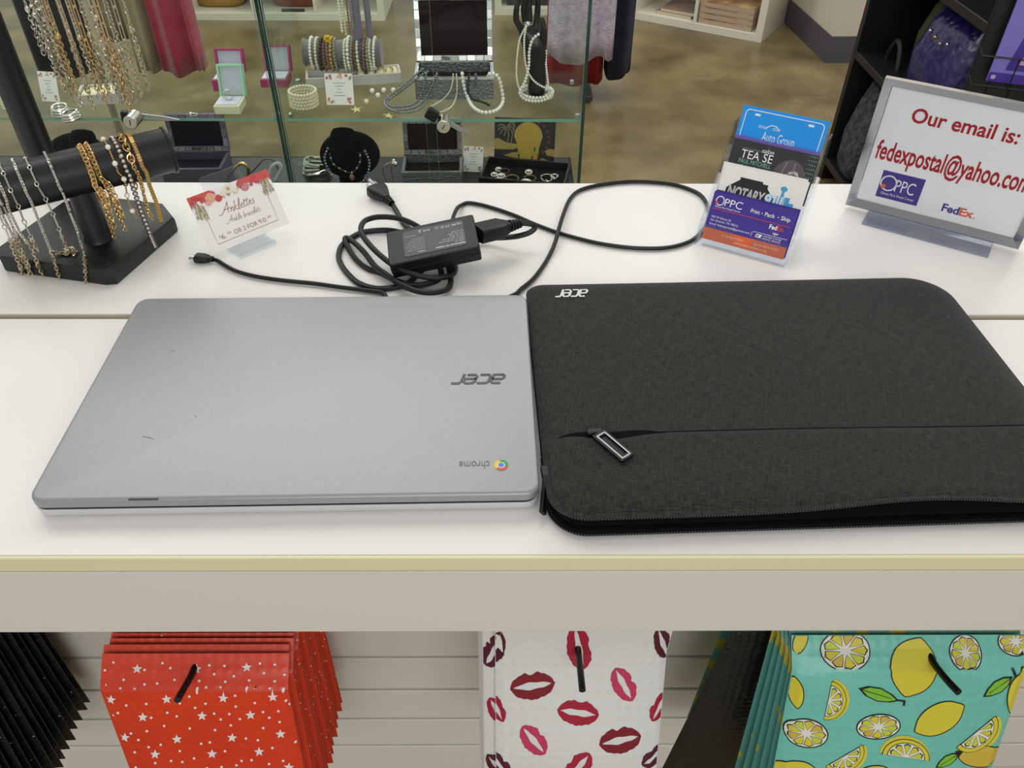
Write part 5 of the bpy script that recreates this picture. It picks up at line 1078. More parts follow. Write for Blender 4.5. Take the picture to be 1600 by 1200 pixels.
# ---- jewel boxes with raised lids
DLIN = mat('dark_brown_lining', (38, 26, 28), .9, spec=.15); MIRR = mat('mirror_mosaic', (236, 236, 238), .18, .75, coat=.6); PEWT = mat('pewter_relief', (126, 128, 130), .35, .6, bump=('noise', 260, .8, .003)); LILA = mat('lilac_pewter', (116, 110, 128), .35, .5, bump=('noise', 260, .6, .002))
def jewel_box(pa, pb, z, D, H, lidH, fr, label, sidem, lining=DLIN, lean=.12, fw=.008, body=PEWT):
    a, b = uz(*pa, z), uz(*pb, z); an = math.atan2(b.y-a.y, b.x-a.x); L = (b-a).length; M = level(a, an); t = thing('jewel_box', tuple(a), label, 'jewel box', 'open jewel boxes')
    mb = MB(); th = .004; mb.box((0, 0, 0), (L, th, H), M).box((0, D-th, 0), (L, D, H), M).box((0, th, 0), (th, D-th, H), M).box((L-th, th, 0), (L, D-th, H), M); mb.build('body', body, t, bevel=.0006)
    MB().box((th, th, 0), (L-th, D-th, H*.55), M).build('lining', lining, t)
    mb = MB(); mb.box((-.001, -.001, H-.002), (L+.001, th+.001, H+.001), M).box((-.001, D-th, H-.002), (L+.001, D, H+.001), M).box((-.001, th, H-.002), (th, D, H+.001), M).box((L-th, th, H-.002), (L+.001, D, H+.001), M); mb.build('rim', fr, t)
    Lm = M @ Matrix.Translation((0, D+.001, H+.0015)) @ Matrix.Rotation(-lean, 4, 'X'); lid = MB(); lid.box((0, .004, 0), (L, .008, lidH), Lm); ld = lid.build('lid', fr, t)
    mb = MB(); mb.box((0, 0, 0), (L, .004, fw), Lm).box((0, 0, lidH-fw), (L, .004, lidH), Lm).box((0, 0, fw), (fw, .004, lidH-fw), Lm).box((L-fw, 0, fw), (L, .004, lidH-fw), Lm)
    rt = random.Random(8); tl_ = .0125                                   # small faceted tiles set round the frame, each at its own tilt
    for (x0, z0, x1, z1) in ((0, 0, L, fw), (0, lidH-fw, L, lidH), (0, fw, fw, lidH-fw), (L-fw, fw, L, lidH-fw)):
        hz_ = (x1-x0) > (z1-z0); n_ = max(2, int(max(x1-x0, z1-z0)/tl_))
        for k in range(n_):
            a0, a1 = k/n_, (k+.94)/n_; xa, xb_, za, zb_ = (x0+(x1-x0)*a0, x0+(x1-x0)*a1, z0, z1) if hz_ else (x0, x1, z0+(z1-z0)*a0, z0+(z1-z0)*a1)
            Tm = Lm @ Matrix.Translation(((xa+xb_)/2, -.0008, (za+zb_)/2)) @ Matrix.Rotation(rt.uniform(-.35, .12), 4, 'X') @ Matrix.Rotation(rt.uniform(-.25, .25), 4, 'Z')
            mb.box((-(xb_-xa)/2, -.0012, -(zb_-za)/2), ((xb_-xa)/2, .0012, (zb_-za)/2), Tm)
    mb.build('lid_frame', fr, ld, bevel=.0005)
    MB().box((fw, .001, fw), (L-fw, .0042, lidH-fw), Lm).build('lid_lining', lining, ld)
    return M, L
BM, BL_ = jewel_box((650, 156), (771, 155), SZ, .072, .034, .098, MIRR, 'large mirror-framed jewel box with dark lining, upright on the glass shelf', PEWT)
jewel_box((630, 292), (722, 291), DZ, .068, .026, .062, PEWT, 'smaller pewter-framed jewel box on the black deck below the shelf', PEWT)
jewel_box((258, 289), (350, 288), DZ, .070, .028, .064, LILA, 'lilac-grey jewel box with purple lining, under the left-hand shelf', LILA, mat('purple_lining', (32, 20, 38), .9, spec=.15), body=LILA)
# ---- necklaces trailing from the large jewel box
bf = BM @ V((0, -.0035, 0)); zb = SZ+.034
def drape(px, r, mt, label, cat='necklace', nm='pearl_necklace', grp='necklaces trailing from the jewel box', y=None):
    P = []
    for x, yy in px:
        q = uy(x, yy, y if y else bf.y)
        if q.z < SZ+r: q = uz(x, yy, SZ+r)
        P.append(q)
    w = Way(smooth(P, 8)); mb = MB(); mb.tube([w.at(w.len*k/40)[0] for k in range(41)], r*.25, 5); bead_row(mb, w, 0, w.len, r*2.02, r, 7, 5); return single(mb, nm, mt, label, cat, base=P[-1], group=grp)
drape([(668, 112), (657, 118), (640, 132), (620, 147), (605, 158), (612, 166), (635, 166), (652, 158), (660, 142), (664, 126), (666, 114)], .0022, GREYP, 'grey pearl necklace, innermost loop spilling left of the jewel box')
drape([(661, 108), (648, 118), (628, 135), (608, 150), (601, 160), (612, 171), (640, 170), (660, 160), (672, 140), (680, 122), (683, 114)], .0021, GREYP, 'grey pearl necklace, middle loop spilling left of the jewel box')
drape([(655, 112), (640, 126), (618, 143), (603, 153), (602, 166), (622, 175), (648, 174), (666, 160), (676, 142), (686, 118)], .0016, GREYP, 'fine grey pearl necklace, outermost loop left of the jewel box')
drape([(708, 116), (707, 128), (703, 142), (692, 155), (678, 164), (671, 167)], .0014, CREAMP, 'double cream bead necklace, left strand from the jewel box')
drape([(713, 116), (714, 132), (713, 150), (706, 166), (692, 174), (674, 177)], .0014, CREAMP, 'double cream bead necklace, right strand from the jewel box')
drape([(722, 115), (724, 130), (729, 148), (738, 166), (752, 175), (768, 175), (780, 169), (786, 157), (784, 140), (780, 124), (774, 116), (766, 115), (760, 119)], .0031, PEARL, 'bold white pearl necklace looped in front of the jewel box')
drape([(733, 117), (732, 130), (731, 145), (738, 155), (750, 158), (758, 161), (766, 165)], .0022, mat('bead_gunmetal', (58, 60, 66), .2, .5), 'dark bead bracelet inside the loop of the white pearls', 'bracelet', 'bead_bracelet')
drape([(743, 117), (744, 126), (743, 134)], .0026, BC['slate'], 'short slate bead drop on the jewel box front', 'earring', 'bead_drop')
# ---- hand form with pearls
hb_ = uz(838, 150, SZ); hY = hb_.y
t = thing('hand_form', (hb_.x, hY, SZ), 'black mannequin hand draped with white pearls on the glass shelf', 'hand display')
def skin(chain, nm, par, root=0):
    me = bpy.data.meshes.new(nm); o = bpy.data.objects.new(nm, me); COL.objects.link(o); o.parent = par; o['_b'] = tuple(par.location)
    vs, es, rs = chain; me.from_pydata([V(v)-V(par.location) for v in vs], es, []); m = o.modifiers.new('skin', 'SKIN'); m.use_smooth_shade = True
    for i, r in enumerate(rs): me.skin_vertices[0].data[i].radius = r if isinstance(r, tuple) else (r, r)
    me.skin_vertices[0].data[0].use_root = True
    q = o.modifiers.new('sub', 'SUBSURF'); q.levels = q.render_levels = 2; me.materials.append(mat('black_hand', (22, 20, 22), .35)); return o
H = lambda x, y, dy=0: uy(x, y, hY+dy)
vs = [H(838, 149), H(840, 118), H(838, 92), H(834, 70), H(830, 52)]; es = [(0, 1), (1, 2), (2, 3), (3, 4)]; rs = [.0175, .0135, .0165, .0205, .0185]
def finger(root, pts, r):
    global vs, es, rs
    p_ = root
    for k, (x, y, dy) in enumerate(pts): vs.append(H(x, y, dy)); es.append((p_, len(vs)-1)); rs.append(r*(1-.12*k)); p_ = len(vs)-1
finger(4, [(815, 46, -.004), (806, 32, -.010), (807, 12, -.014), (812, -6, -.014)], .0058)
finger(4, [(828, 40, 0), (826, 10, -.006), (829, -14, -.010), (831, -30, -.008)], .0060)
finger(4, [(838, 42, .002), (840, 14, 0), (841, -10, -.006), (841, -26, -.006)], .0056)
finger(4, [(822, 40, .003), (818, 16, .001), (820, -8, -.004), (822, -24, -.006)], .0056)
finger(2, [(846, 78, -.006), (850, 58, -.012), (849, 40, -.015), (846, 26, -.014)], .0062)
skin((vs, es, rs), 'hand', t); MB().lathe([(.0185, SZ), (.0185, SZ+.004), (.016, SZ+.006)], (hb_.x, hY, 0), 24).build('base', mat('black_hand', (22, 20, 22), .35), t)
fy = hY-.021
GH = 'pearls on the hand form'
drape([(822, 40), (812, 62), (808, 90), (807, 115), (810, 135), (818, 148), (830, 154), (846, 153), (857, 145), (860, 136)], .0017, PEARL, 'fine pearl strand hanging down the left side of the black hand', grp=GH, y=fy)
drape([(822, 42), (819, 62), (820, 90), (824, 110), (833, 125), (845, 134), (858, 139), (864, 139)], .0019, PEARL, 'pearl strand crossing the middle of the black hand', grp=GH, y=fy-.003)
drape([(841, 54), (832, 62), (827, 80), (826, 105), (820, 128), (812, 145), (822, 156), (842, 158), (858, 152), (862, 140)], .0025, PEARL, 'large pearl strand slung over the front of the black hand', grp=GH, y=fy-.006)
drape([(853, 80), (853, 100), (855, 120), (856, 132), (852, 142)], .0020, PEARL, 'short pearl strand at the right of the black hand', grp=GH, y=hY-.012)
mb = MB()
for j in range(2):
    for i in range(30): a = 2*math.pi*(i+.5*j)/30; mb.sph((hb_.x+(.0255+.0008*j)*math.cos(a), hY+(.0255+.0008*j)*math.sin(a), SZ+.0028+.0048*j), .0026, 6, 5)
single(mb, 'pearl_bracelet', PEARL, 'double pearl bracelet ringed round the base of the black hand', 'bracelet', base=(hb_.x, hY, SZ), group=GH)
mb = MB(); q = H(825, 37, -.014); mb.link(q, V((1, 0, 0)), V((0, 1, 0)), .014, .014, .0012, 0, 16, 5); mb.sph(q+V((0, -.007, .001)), .0036, 8, 6); single(mb, 'ring', SILVER, 'silver ring with round head on a finger of the black hand', 'ring')
# ---- ring boxes in the left case
def ring_box(pa, pb, D, H_, outer, inner, label, lean=.35, lidH=.036):
    a, b = uz(*pa, SZ), uz(*pb, SZ); an = math.atan2(b.y-a.y, b.x-a.x); L = (b-a).length; M = level(a, an); t = thing('ring_box', tuple(a), label, 'ring box', 'open ring boxes')
    mb = MB(); mb.box((0, 0, 0), (L, D, H_), M); mb.build('body', outer[0], t, bevel=.001); MB().box((.003, .003, H_), (L-.003, D-.004, H_+.0015), M).build('cushion', inner, t)
    Lm = M @ Matrix.Translation((0, D, H_)) @ Matrix.Rotation(-lean, 4, 'X'); mb = MB(); mb.box((0, .010, 0), (L, .013, lidH), Lm).box((0, 0, 0), (.003, .010, lidH), Lm).box((L-.003, 0, 0), (L, .010, lidH), Lm).box((.003, 0, lidH-.003), (L-.003, .010, lidH), Lm); ld = mb.build('lid', outer[1], t); MB().box((.003, .007, .001), (L-.003, .010, lidH-.003), Lm).build('lid_lining', inner, ld)
    return M, L
PNK = mat('raspberry_card', (178, 52, 112), .5); MNT = mat('mint_card', (170, 222, 184), .5); CRM = mat('cream_card', (228, 222, 190), .5); SAT = mat('pale_satin', (206, 208, 224), .4)
ring_box((334, 143), (378, 143), .034, .018, (PNK, PNK), SAT, 'raspberry pink ring box standing open behind the mint one', .30, .036)
M, L = ring_box((336, 179), (376, 179), .040, .013, (CRM, MNT), SAT, 'cream ring box with open mint-green lid on the left-hand shelf', .30, .046)
mb = MB(); mb.link(M @ V((L/2, .022, .022)), V((1, 0, 0)), V((0, .3, 1)), .015, .015, .0011, 0, 18, 5); single(mb, 'ring', SILVER, 'thin silver ring standing in the mint-lidded box', 'ring')
ring_box((408, 137), (450, 137), .038, .013, (PNK, PNK), SAT, 'raspberry pink ring box with pale lining, beside the case divider', .35, .040)
for i, (x, y) in enumerate(((96, 178), (112, 186))):
    p = uz(x, y, SZ); mb = MB()
    for j in range(3): mb.tube([V((p.x+(.013-.001*j)*math.cos(a), p.y+(.010)*math.sin(a), SZ+.002+.004*j+.002*math.sin(a+i))) for a in [2*math.pi*k/24 for k in range(24)]], .0020, 6, True)
    single(mb, 'bangle_coil', SILVER, 'silver coil bracelet lying '+('beneath the hanging chains' if i == 0 else 'near the front edge of the left-hand shelf'), 'bracelet')
p = uz(299, 181, SZ); mb = MB(); mb.sph((p.x, p.y, SZ+.003), .003, 8, 6); mb.link(p+V((.004, 0, .002)), V((1, 0, 0)), V((0, 1, 0)), .010, .010, .0008, 0, 14, 5); single(mb, 'ring', SILVER, 'small crystal ring near the left-hand shelf edge', 'ring')
# ---- on the black deck
def arch(pts, r, mt, label, y, nm='bangle'):
    mb = MB(); P = [uy(x, yy, y) for x, yy in pts]; P = [V((q.x, q.y, max(q.z, DZ+r))) for q in P]; mb.tube(P, r, 8, sub=6); return single(mb, nm, mt, label, 'bracelet')
arch([(357, 288), (362, 268), (372, 257), (382, 256), (388, 265), (386, 284)], .0030, GOLD, 'gold open bangle standing beside the lilac jewel box', .915)
arch([(432, 290), (436, 272), (440, 262), (434, 255), (424, 262), (420, 285)], .0030, mat('white_cord', (206, 206, 210), .5), 'white loop bangle behind the anklet price card', .912)
arch([(388, 282), (396, 266), (405, 256), (413, 249), (424, 249), (430, 254), (434, 264)], .0014, mat('grey_cord', (96, 94, 96), .5), 'thin grey cord necklace draped behind the gold bangle', .935, 'cord_necklace')
for j in range(4):
    p = uz(492, 268, DZ); mb = MB(); mb.tube([V((p.x+.021*math.cos(a)+.002*j, p.y+.017*math.sin(a), DZ+.0025+.0055*j+.003*math.cos(a+j))) for a in [2*math.pi*k/28 for k in range(28)]], .0024, 6, True, sub=1); single(mb, 'bangle', SILVER, f'silver bangle in the small pile by the case divider, {["lowest", "second from the bottom", "second from the top", "topmost"][j]}', 'bracelet', group='pile of silver bangles')
# black velvet bust with two necklaces
def bust(px, npx, label):
    bc_ = uz(*px, DZ); bY = bc_.y+.020; BLN = .62; bR_ = .052
    t = thing('necklace_bust', (bc_.x, bY, DZ), label, 'jewellery stand')
    M = Matrix.Translation((bc_.x, bY, DZ+.012)) @ Matrix.Rotation(-BLN, 4, 'X'); mb = MB()
    mb.loft([[M @ V((bR_*s_*math.cos(a), z, .040+.040*s_*math.sin(a))) for a in [2*math.pi*k/36 for k in range(36)]] for s_, z in ((.90, .010), (.99, .006), (1.0, 0), (.96, -.005), (.82, -.009), (.5, -.012))]); mb.build('breast', VELVET, t, sharp=60)
    nbx = uy(npx, 235, bY+.02).x; mb = MB()
    mb.loft([[M @ V((nbx-bc_.x+r*math.cos(a), yy+r*.6*math.sin(a), zz)) for a in [2*math.pi*k/28 for k in range(28)]] for r, yy, zz in ((.028, -.002, .045), (.0235, -.004, .054), (.0225, -.005, .066), (.0215, -.005, .074), (.017, -.005, .081), (.008, -.005, .0835))]); mb.build('neck', VELVET, t)
    MB().box((bc_.x-.02, bY+.004, DZ), (bc_.x+.02, bY+.030, DZ+.016)).build('foot', VELVET, t)
    bpn = V((0, -math.cos(BLN), math.sin(BLN))); return M @ V((0, -.0155, .04)), bpn
bust((118, 300), 128, 'black velvet necklace bust behind the black bracelet bar')
bp0, bpn = bust((546, 296), 536, 'black velvet necklace bust on the deck, wearing two bead necklaces')
def bust_n(px, mt, label, r, alt=None):
    P = [upl(x, y, bp0+bpn*(.006 if y < 250 else 0), bpn) for x, y in px]; w = Way(smooth(P, 8)); mb = MB(); bead_row(mb, w, 0, w.len, r*2.4, r, 6, 5, alt=alt); return single(mb, 'bead_necklace', mt, label, 'necklace', group='necklaces on the black bust'), w
tm = [mat('bead_turquoise', (112, 140, 128), .3), CRYS, mat('bead_amethyst', (120, 110, 170), .2)]
bust_n([(512, 232), (507, 248), (513, 264), (522, 278), (534, 288), (550, 290), (566, 284), (575, 270), (577, 252), (570, 236)], tm, 'turquoise and crystal bead necklace, outer one on the black bust', .0022, [(.0022, 0), (.0018, 1), (.0022, 0), (.0026, 2)])
o, w = bust_n([(515, 240), (520, 255), (532, 264), (548, 270), (558, 262), (563, 250), (562, 238)], [mat('bead_bronze', (96, 84, 62), .3, .5), CRYS, tm[2]], 'bronze bead necklace with drop pendant, inner one on the bust', .0016, [(.0016, 0), (.0014, 0), (.0018, 1)])
q = upl(550, 277, bp0, bpn); k = MB(); k.sph(q, .005, 10, 8, 0, (.9, .6, 1.2)); k.build('pendant', mat('pendant_brown', (150, 110, 96), .3), o)
for i, (x, y) in enumerate(((606, 289), (616, 291))):
    a_ = uz(x, y, DZ); b_ = uy((598, 611)[i], (262, 258)[i], a_.y); c_ = uy((615, 618)[i], (252, 256)[i], a_.y); mb = MB(); mb.tube([a_, b_, c_], .0011, 6, sub=6); mb.sph(c_, .0042, 8, 6); single(mb, 'drop_earring', SILVER, 'long silver wire earring with bright ball, '+('left' if i == 0 else 'right')+' one beside the jewel box', 'earring')
# souvenir panel and ring tray
o_ = uz(766, 252, DZ); an = math.atan2(.968-.998, .081+.049); W_ = .122
t0 = V((o_.x, .965, DZ+.0005)); M = frame(V((uy(772, 250, .975).x, .978, DZ+.006)), -.10, .22)
mb = MB(); Wp, Hp = .108, .078; mb.prism([(0, 0), (Wp, 0), (Wp, Hp), (0, Hp)], -.006, 0, M)
def F_(P, mi, z): mb.flat([(x*Wp, y*Hp) for x, y in P], z, M, mi)
F_([(0, .0), (1, 0), (1, .04), (0, .05)], 1, .0003)
F_([(0, .30), (.0, .52), (.06, .55), (.13, .50), (.22, .45), (.34, .44), (.45, .38), (.30, .30)], 1, .0004)
F_([(.40+.235*math.cos(a)+.16, .60+.33*math.sin(a)) for a in [math.pi*k/16 for k in range(17)]]+[(.37, .45), (.42, .10), (.72, .08), (.76, .45)], 2, .0005)
F_([(.16, .16), (.40, .10), (.44, .25), (.30, .24)], 1, .0004); F_([(.70, .04), (.98, .04), (.80, .14)], 1, .0004); F_([(.88, .20), (1, .18), (1, .34), (.92, .36), (.84, .30)], 1, .0004)
for k in range(9): a = 2.9+k*.52; mb.ribbon([(.20*Wp, .80*Hp), ((.20+.10*math.cos(a))*Wp, (.80+.13*math.sin(a)+.02)*Hp), ((.20+.15*math.cos(a))*Wp, (.76+.17*math.sin(a))*Hp)], .0022, M, 3, .0006, 3)
mb.ribbon([(.20*Wp, .80*Hp), (.23*Wp, .62*Hp), (.22*Wp, .46*Hp)], .0022, M, 3, .0006, 3); mb.ribbon([(.33*Wp, .95*Hp), (.30*Wp, .65*Hp), (.27*Wp, .42*Hp)], .002, M, 3, .0006, 3)
for k in range(9): a = 1.05-k*.30; mb.flat(rrect((.565+.335*math.cos(a))*Wp-.0016, (.56+.42*math.sin(a))*Hp-.0026, (.565+.335*math.cos(a))*Wp+.0016, (.56+.42*math.sin(a))*Hp+.0026, .0015, 2), .0007, M, 4)
for a0 in ((.66, .28), (.74, .30), (.40, .12), (.62, .05)): F_([(a0[0], a0[1]), (a0[0]+.02, a0[1]), (a0[0]+.025, a0[1]+.10), (a0[0]+.004, a0[1]+.09)], 0, .0008)
single(mb, 'souvenir_panel', [mat('panel_black', (32, 33, 38), .6), mat('panel_ochre', (170, 146, 74), .6), mat('panel_gold', (184, 152, 62), .6), mat('panel_taupe', (130, 112, 92), .6), mat('panel_red', (150, 44, 44), .6)], 'black panel with ochre dome and palm picture, propped behind the rings', 'picture panel', base=M @ V((Wp/2, 0, 0)))
TM_ = level(uz(748, 292, DZ), math.radians(-10)); t = thing('ring_tray', tuple(uz(748, 292, DZ)), 'black open tray of loose rings below the hand form', 'tray')
TL, TD, TH = .150, .085, .018
MB().box((0, 0, 0), (TL, TD, .003), TM_).build('floor_panel', VELVET, t)
mb = MB(); mb.box((0, 0, .003), (TL, .004, TH), TM_).box((0, TD-.004, .003), (TL, TD, TH), TM_).box((0, .004, .003), (.004, TD-.004, TH), TM_).box((TL-.004, .004, .003), (TL, TD-.004, TH), TM_); mb.build('rim', BLACKPL, t, bevel=.001)
for i, (x, y, mt, sz, c_) in enumerate(((779, 264, PEARL, .008, 'pearl white'), (772, 272, PEARL, .008, 'white stone'), (783, 274, PEARL, .010, 'round white'), (789, 267, mat('ring_garnet', (96, 60, 66), .3, .3), .013, 'garnet brown'), (778, 281, PEARL, .010, 'big white'), (800, 278, mat('ring_brass', (150, 138, 100), .3, .8), .018, 'brass wreath'), (826, 268, PEARL, .009, 'white bow'), (828, 278, mat('ring_bronze', (140, 112, 90), .3, .8), .016, 'bronze'), (855, 277, SILVER, .018, 'silver double'), (866, 275, SILVER, .010, 'thin silver'), (822, 284, PEARL, .014, 'cream pearl'))):
    sz *= 1.25; p = uz(x, y, DZ+.006); p.z = DZ+.0035; mb = MB(); mb.tube([V((p.x+sz/2*math.cos(a), p.y+sz/2*math.sin(a), DZ+.0035+.0018+.001*math.sin(a))) for a in [2*math.pi*k/20 for k in range(20)]], .0013, 6, True)
    if 'white' in c_ or 'pearl' in c_: mb.sph((p.x, p.y, DZ+.0075), sz*.40, 8, 6, 0, (1, 1, .5))
    else:
        for k in range(7): a = k*.9; mb.sph((p.x+sz/2*math.cos(a), p.y+sz/2*math.sin(a), DZ+.0055), .0018, 6, 5)
    single(mb, 'ring', mt, f'{c_} ring loose in the black tray', 'ring', group='rings in the black tray')
# ================================================================ the shop floor beyond
def cube_shelf(o, ang, cols, rows, label, back=True):
    P, B, D = .335, .038, .39; M = level(o, ang); W_ = cols*P+(cols+1)*.0+2*B; t = thing('cube_shelf', tuple(o), label, 'shelf unit')
    H_ = rows*P+2*B
    MB().box((0, 0, 0), (W_, D, B), M).build('bottom_board', WOODW, t, bevel=.001); MB().box((0, 0, H_-B), (W_, D, H_), M).build('top_board', WOODW, t)
    for x in (0, W_-B): MB().box((x, 0, B), (x+B, D, H_-B), M).build('side_board', WOODW, t, bevel=.001)
    for k in range(1, cols): MB().box((B+k*P-.008, .001, B), (B+k*P+.008, D-.008, H_-B), M).build('divider', WOODW, t)
    for k in range(1, rows): MB().box((B, .002, B+k*P-.008), (W_-B, D-.008, B+k*P+.008), M).build('shelf_board', WOODW, t)
    MB().box((B, D-.008, B), (W_-B, D, H_-B), M).build('back_board', WOODW, t)
    return M, B, P
P0, P1 = uz(989, 29.7, 0), uz(1188.8, 67.4, 0); an = math.atan2(P1.y-P0.y, P1.x-P0.x); e = (P1-P0).normalized()
M, B, P = cube_shelf(P1-e*.746, an, 2, 2, 'white cube shelf with flat books, standing near the grey baseboard')
KR = M
bk = mat('book_cover', (86, 116, 128), .4, noise=(9, (176, 128, 100), 3)); pg = mat('book_pages', (206, 196, 172), .7)
for k in range(2):
    x0 = B+.10+.02*k; z = B+.0005+.0165*k; mb = MB(); t = thing('book', tuple(M @ V((x0+.12, .15, z))), ('upper' if k else 'lower')+' flat book with teal and coral cover in the left cell', 'book', 'books in the left cell'); MB().box((x0+.001, .041, z+.001), (x0+.198, .258, z+.0145), M).build('pages', pg, t); mb = MB(); mb.box((x0, .040, z+.0145), (x0+.2, .26, z+.016), M).box((x0, .040, z), (x0+.2, .26, z+.001), M).box((x0-.001, .04, z), (x0, .26, z+.016), M); mb.build('cover', bk, t)
wd = mat('oak_print_cover', (206, 172, 128), .5, noise=(22, (140, 100, 66), 2)); sd_ = mat('book_edges', (186, 166, 146), .6)
for k in range(4):
    x0 = B+P+.016; z = B+.0005+.0285*k; t = thing('box_set', tuple(M @ V((x0+.14, .15, z))), f'wood-grain patterned boxed book, {["lowest", "second from the bottom", "second from the top", "topmost"][k]} of the pile', 'book', 'wood-grain pile'); MB().box((x0, .012, z), (x0+.29, .27, z+.022), M).build('body', sd_, t, bevel=.001); MB().box((x0, .012, z+.022), (x0+.29, .27, z+.0275), M).build('lid', wd, t, bevel=.001)
ql = uz(602, 33, 0); Lw = .335*4+2*.038
M, B, P = cube_shelf(V((ql.x-Lw, ql.y, 0)), 0, 4, 2, 'long white cube shelf with handbags, seen past the left-hand glass case')
def bag(M, x, y, z, w, d, h, mt, strapm, label, strap=True, nm='handbag', round_=.5):
    t = thing(nm, tuple(M @ V((x, y, z))), label, 'bag', None); n = 28; mb = MB(); rows = ((0, .72, .6), (.02, .88, .9), (.12, 1.0, 1.0), (.45, 1.02, 1.0), (.8, .95, .6), (1, .86, .22))
    mb.loft([[M @ V((x+w/2*s_*math.copysign(abs(math.cos(a))**round_, math.cos(a)), y+d/2*t_*math.copysign(abs(math.sin(a))**.7, math.sin(a)), z+h*k)) for a in [2*math.pi*i/n for i in range(n)]] for k, s_, t_ in rows]); mb.build('body', mt, t, sharp=60)
    mb = MB(); mb.tube([M @ V((x+w*.32*math.cos(a), y, z+h*.97+h*.55*math.sin(a))) for a in [math.pi*i/16 for i in range(17)]], .008, 8); mb.build('handle', strapm, t)
    mb = MB(); mb.box((x-.02, y-d*.12-.004, z+h*.86), (x+.02, y-d*.12, z+h*.94), M); mb.build('clasp', GOLD, t)
    return t
TAN = mat('mustard_leather', (176, 128, 52), .5, noise=(8, (150, 104, 40), 3)); RB = mat('red_brown_leather', (132, 70, 50), .5); BKL = mat('dark_leather', (38, 34, 34), .5)
xs = M.inverted() @ uy(350, 17, ql.y+.17); bag(M, xs.x, .17, B, .27, .16, .22, TAN, BKL, 'mustard yellow rounded handbag on the far white shelf')
xs = M.inverted() @ uy(462, 19, ql.y+.17); bag(M, xs.x+.02, .18, B, .27, .16, .20, RB, BKL, 'red-brown handbag on the far shelf, seen through the right-hand case')
xs = M.inverted() @ uy(292, 14, ql.y+.17); bag(M, xs.x-.06, .20, B, .15, .14, .22, mat('ochre_leather', (150, 106, 40), .5), BKL, 'ochre bag partly hidden behind the crimson garment')
mb = MB(); a_ = uy(440, 18, ql.y+.02); b_ = uy(476, 21, ql.y+.02); mb.cyl((a_.x, ql.y+.03, B+.008), (b_.x, ql.y+.03, B+.008), .008, n=10); single(mb, 'umbrella', BKL, 'short black rolled item lying before the red-brown handbag', 'accessory')
q3 = uz(773, 24, 0); M3_, B3, P3 = cube_shelf(V((q3.x, q3.y, 0)), 0, 1, 2, 'narrow white cube unit glimpsed left of the black hand'); MB().box((B3+.03, .05, B3), (B3+.30, .30, B3+.24), M3_).build('storage_box', mat('dark_box', (44, 42, 46), .6), base=M3_ @ V((.2, .17, B3)), label='dark storage box inside the narrow white cube unit', category='box')
# ---- hanging garments
def garment(xc, y, w0, w1, z0, z1, dep, folds, mt, label, nm='dress', trim=None, hemjag=.0, seed=1, parts=()):
    r_ = random.Random(seed); t = thing(nm, (xc, y, z0), label, 'garment', None); n = 72; rows = 14; ph = r_.random()*6
    def ring(k, grow=0, lift=0):
        t_ = k/rows; w = w0+(w1-w0)*t_; out = []
        for i in range(n):
            a = 2*math.pi*i/n; f = (1-.55*t_)*math.sin(folds*a+ph+.6*math.sin(2.2*t_+i*.02)); z = z0+(z1-z0)*t_+(hemjag*math.sin(folds*.5*a+ph) if k == 0 else 0)+lift
            out.append(V((xc+(w/2+grow)*math.cos(a)*(1+.04*f), y+(dep/2+grow)*math.sin(a)+.016*f*(1+.3*math.cos(a)), z)))
        return out
    mb = MB(); mb.loft([ring(k) for k in range(rows+1)], cap=False); mb.build('cloth', mt, t, sharp=80, solid=.0025)
    hz = z1; mb = MB(); mb.tube([V((xc-w1*.45, y, hz-.01)), V((xc-.04, y, hz+.035)), V((xc, y, hz+.05)), V((xc+.04, y, hz+.035)), V((xc+w1*.45, y, hz-.01))], .006, 8, sub=4); mb.tube([V((xc, y, hz+.05)), V((xc, y, hz+.085)), V((xc+.018, y, hz+.110)), V((xc, y, hz+.128)), V((xc-.014, y, hz+.112))], .0022, 6, sub=5); mb.build('hanger', STEEL, t)
    return t, ring
def rack(x0, x1, y, z, label, posts):
    t = thing('clothes_rack', ((x0+x1)/2, y, 0), label, 'clothes rack'); MB().cyl((x0, y, z), (x1, y, z), .011, n=14).build('rail', STEEL, t)
    for x in posts:
        py = y+.15; MB().cyl((x, py, .03), (x, py, z), .011, n=14).build('post', STEEL, t); MB().cyl((x, py, z), (x, y, z), .009, n=12).build('arm', STEEL, t); MB().box((x-.018, py-.22, .012), (x+.018, py+.22, .034)).build('foot', mat('rack_grey', (70, 70, 72), .5), t, bevel=.004)
CRIM = mat('crimson_cloth', (164, 28, 62), .8, sheen=.3); TANC = mat('taupe_gauze', (158, 140, 108), .85, sheen=.2); BLKC = mat('black_cloth', (20, 19, 26), .9, sheen=.2); DRED = mat('dark_red_cloth', (110, 24, 34), .85)
gy = 2.1; A_ = lambda x, y_: uy(x, y_, gy)
zt_ = 1.47; rz = zt_+.115
def gX(xa, xb, yb): a, b = A_(xa, yb), A_(xb, yb); return (a.x+b.x)/2, abs(b.x-a.x), (a.z+b.z)/2
x, w, z = gX(257, 321, 108); garment(x, gy, w, w*.95, z, zt_, .09, 5, CRIM, 'crimson dress hanging behind the left-hand glass case', hemjag=.006, seed=2)
x, w, z = gX(216, 254, 110); garment(x, gy+.02, w, w*.95, z, zt_, .08, 4, TANC, 'taupe gauze garment hanging left of the crimson dress', 'shawl', seed=3)
x, w, z = gX(198, 232, 112); garment(x, gy+.17, w, w, z, zt_, .06, 3, DRED, 'dark red garment showing as a strip beside the taupe one', 'dress', seed=4)
x, w, z = gX(150, 205, 70); garment(x, gy+.06, w, w, z, zt_, .05, 4, mat('beige_knit', (142, 126, 104), .9), 'beige garment behind the hanging chains', 'blouse', seed=6)
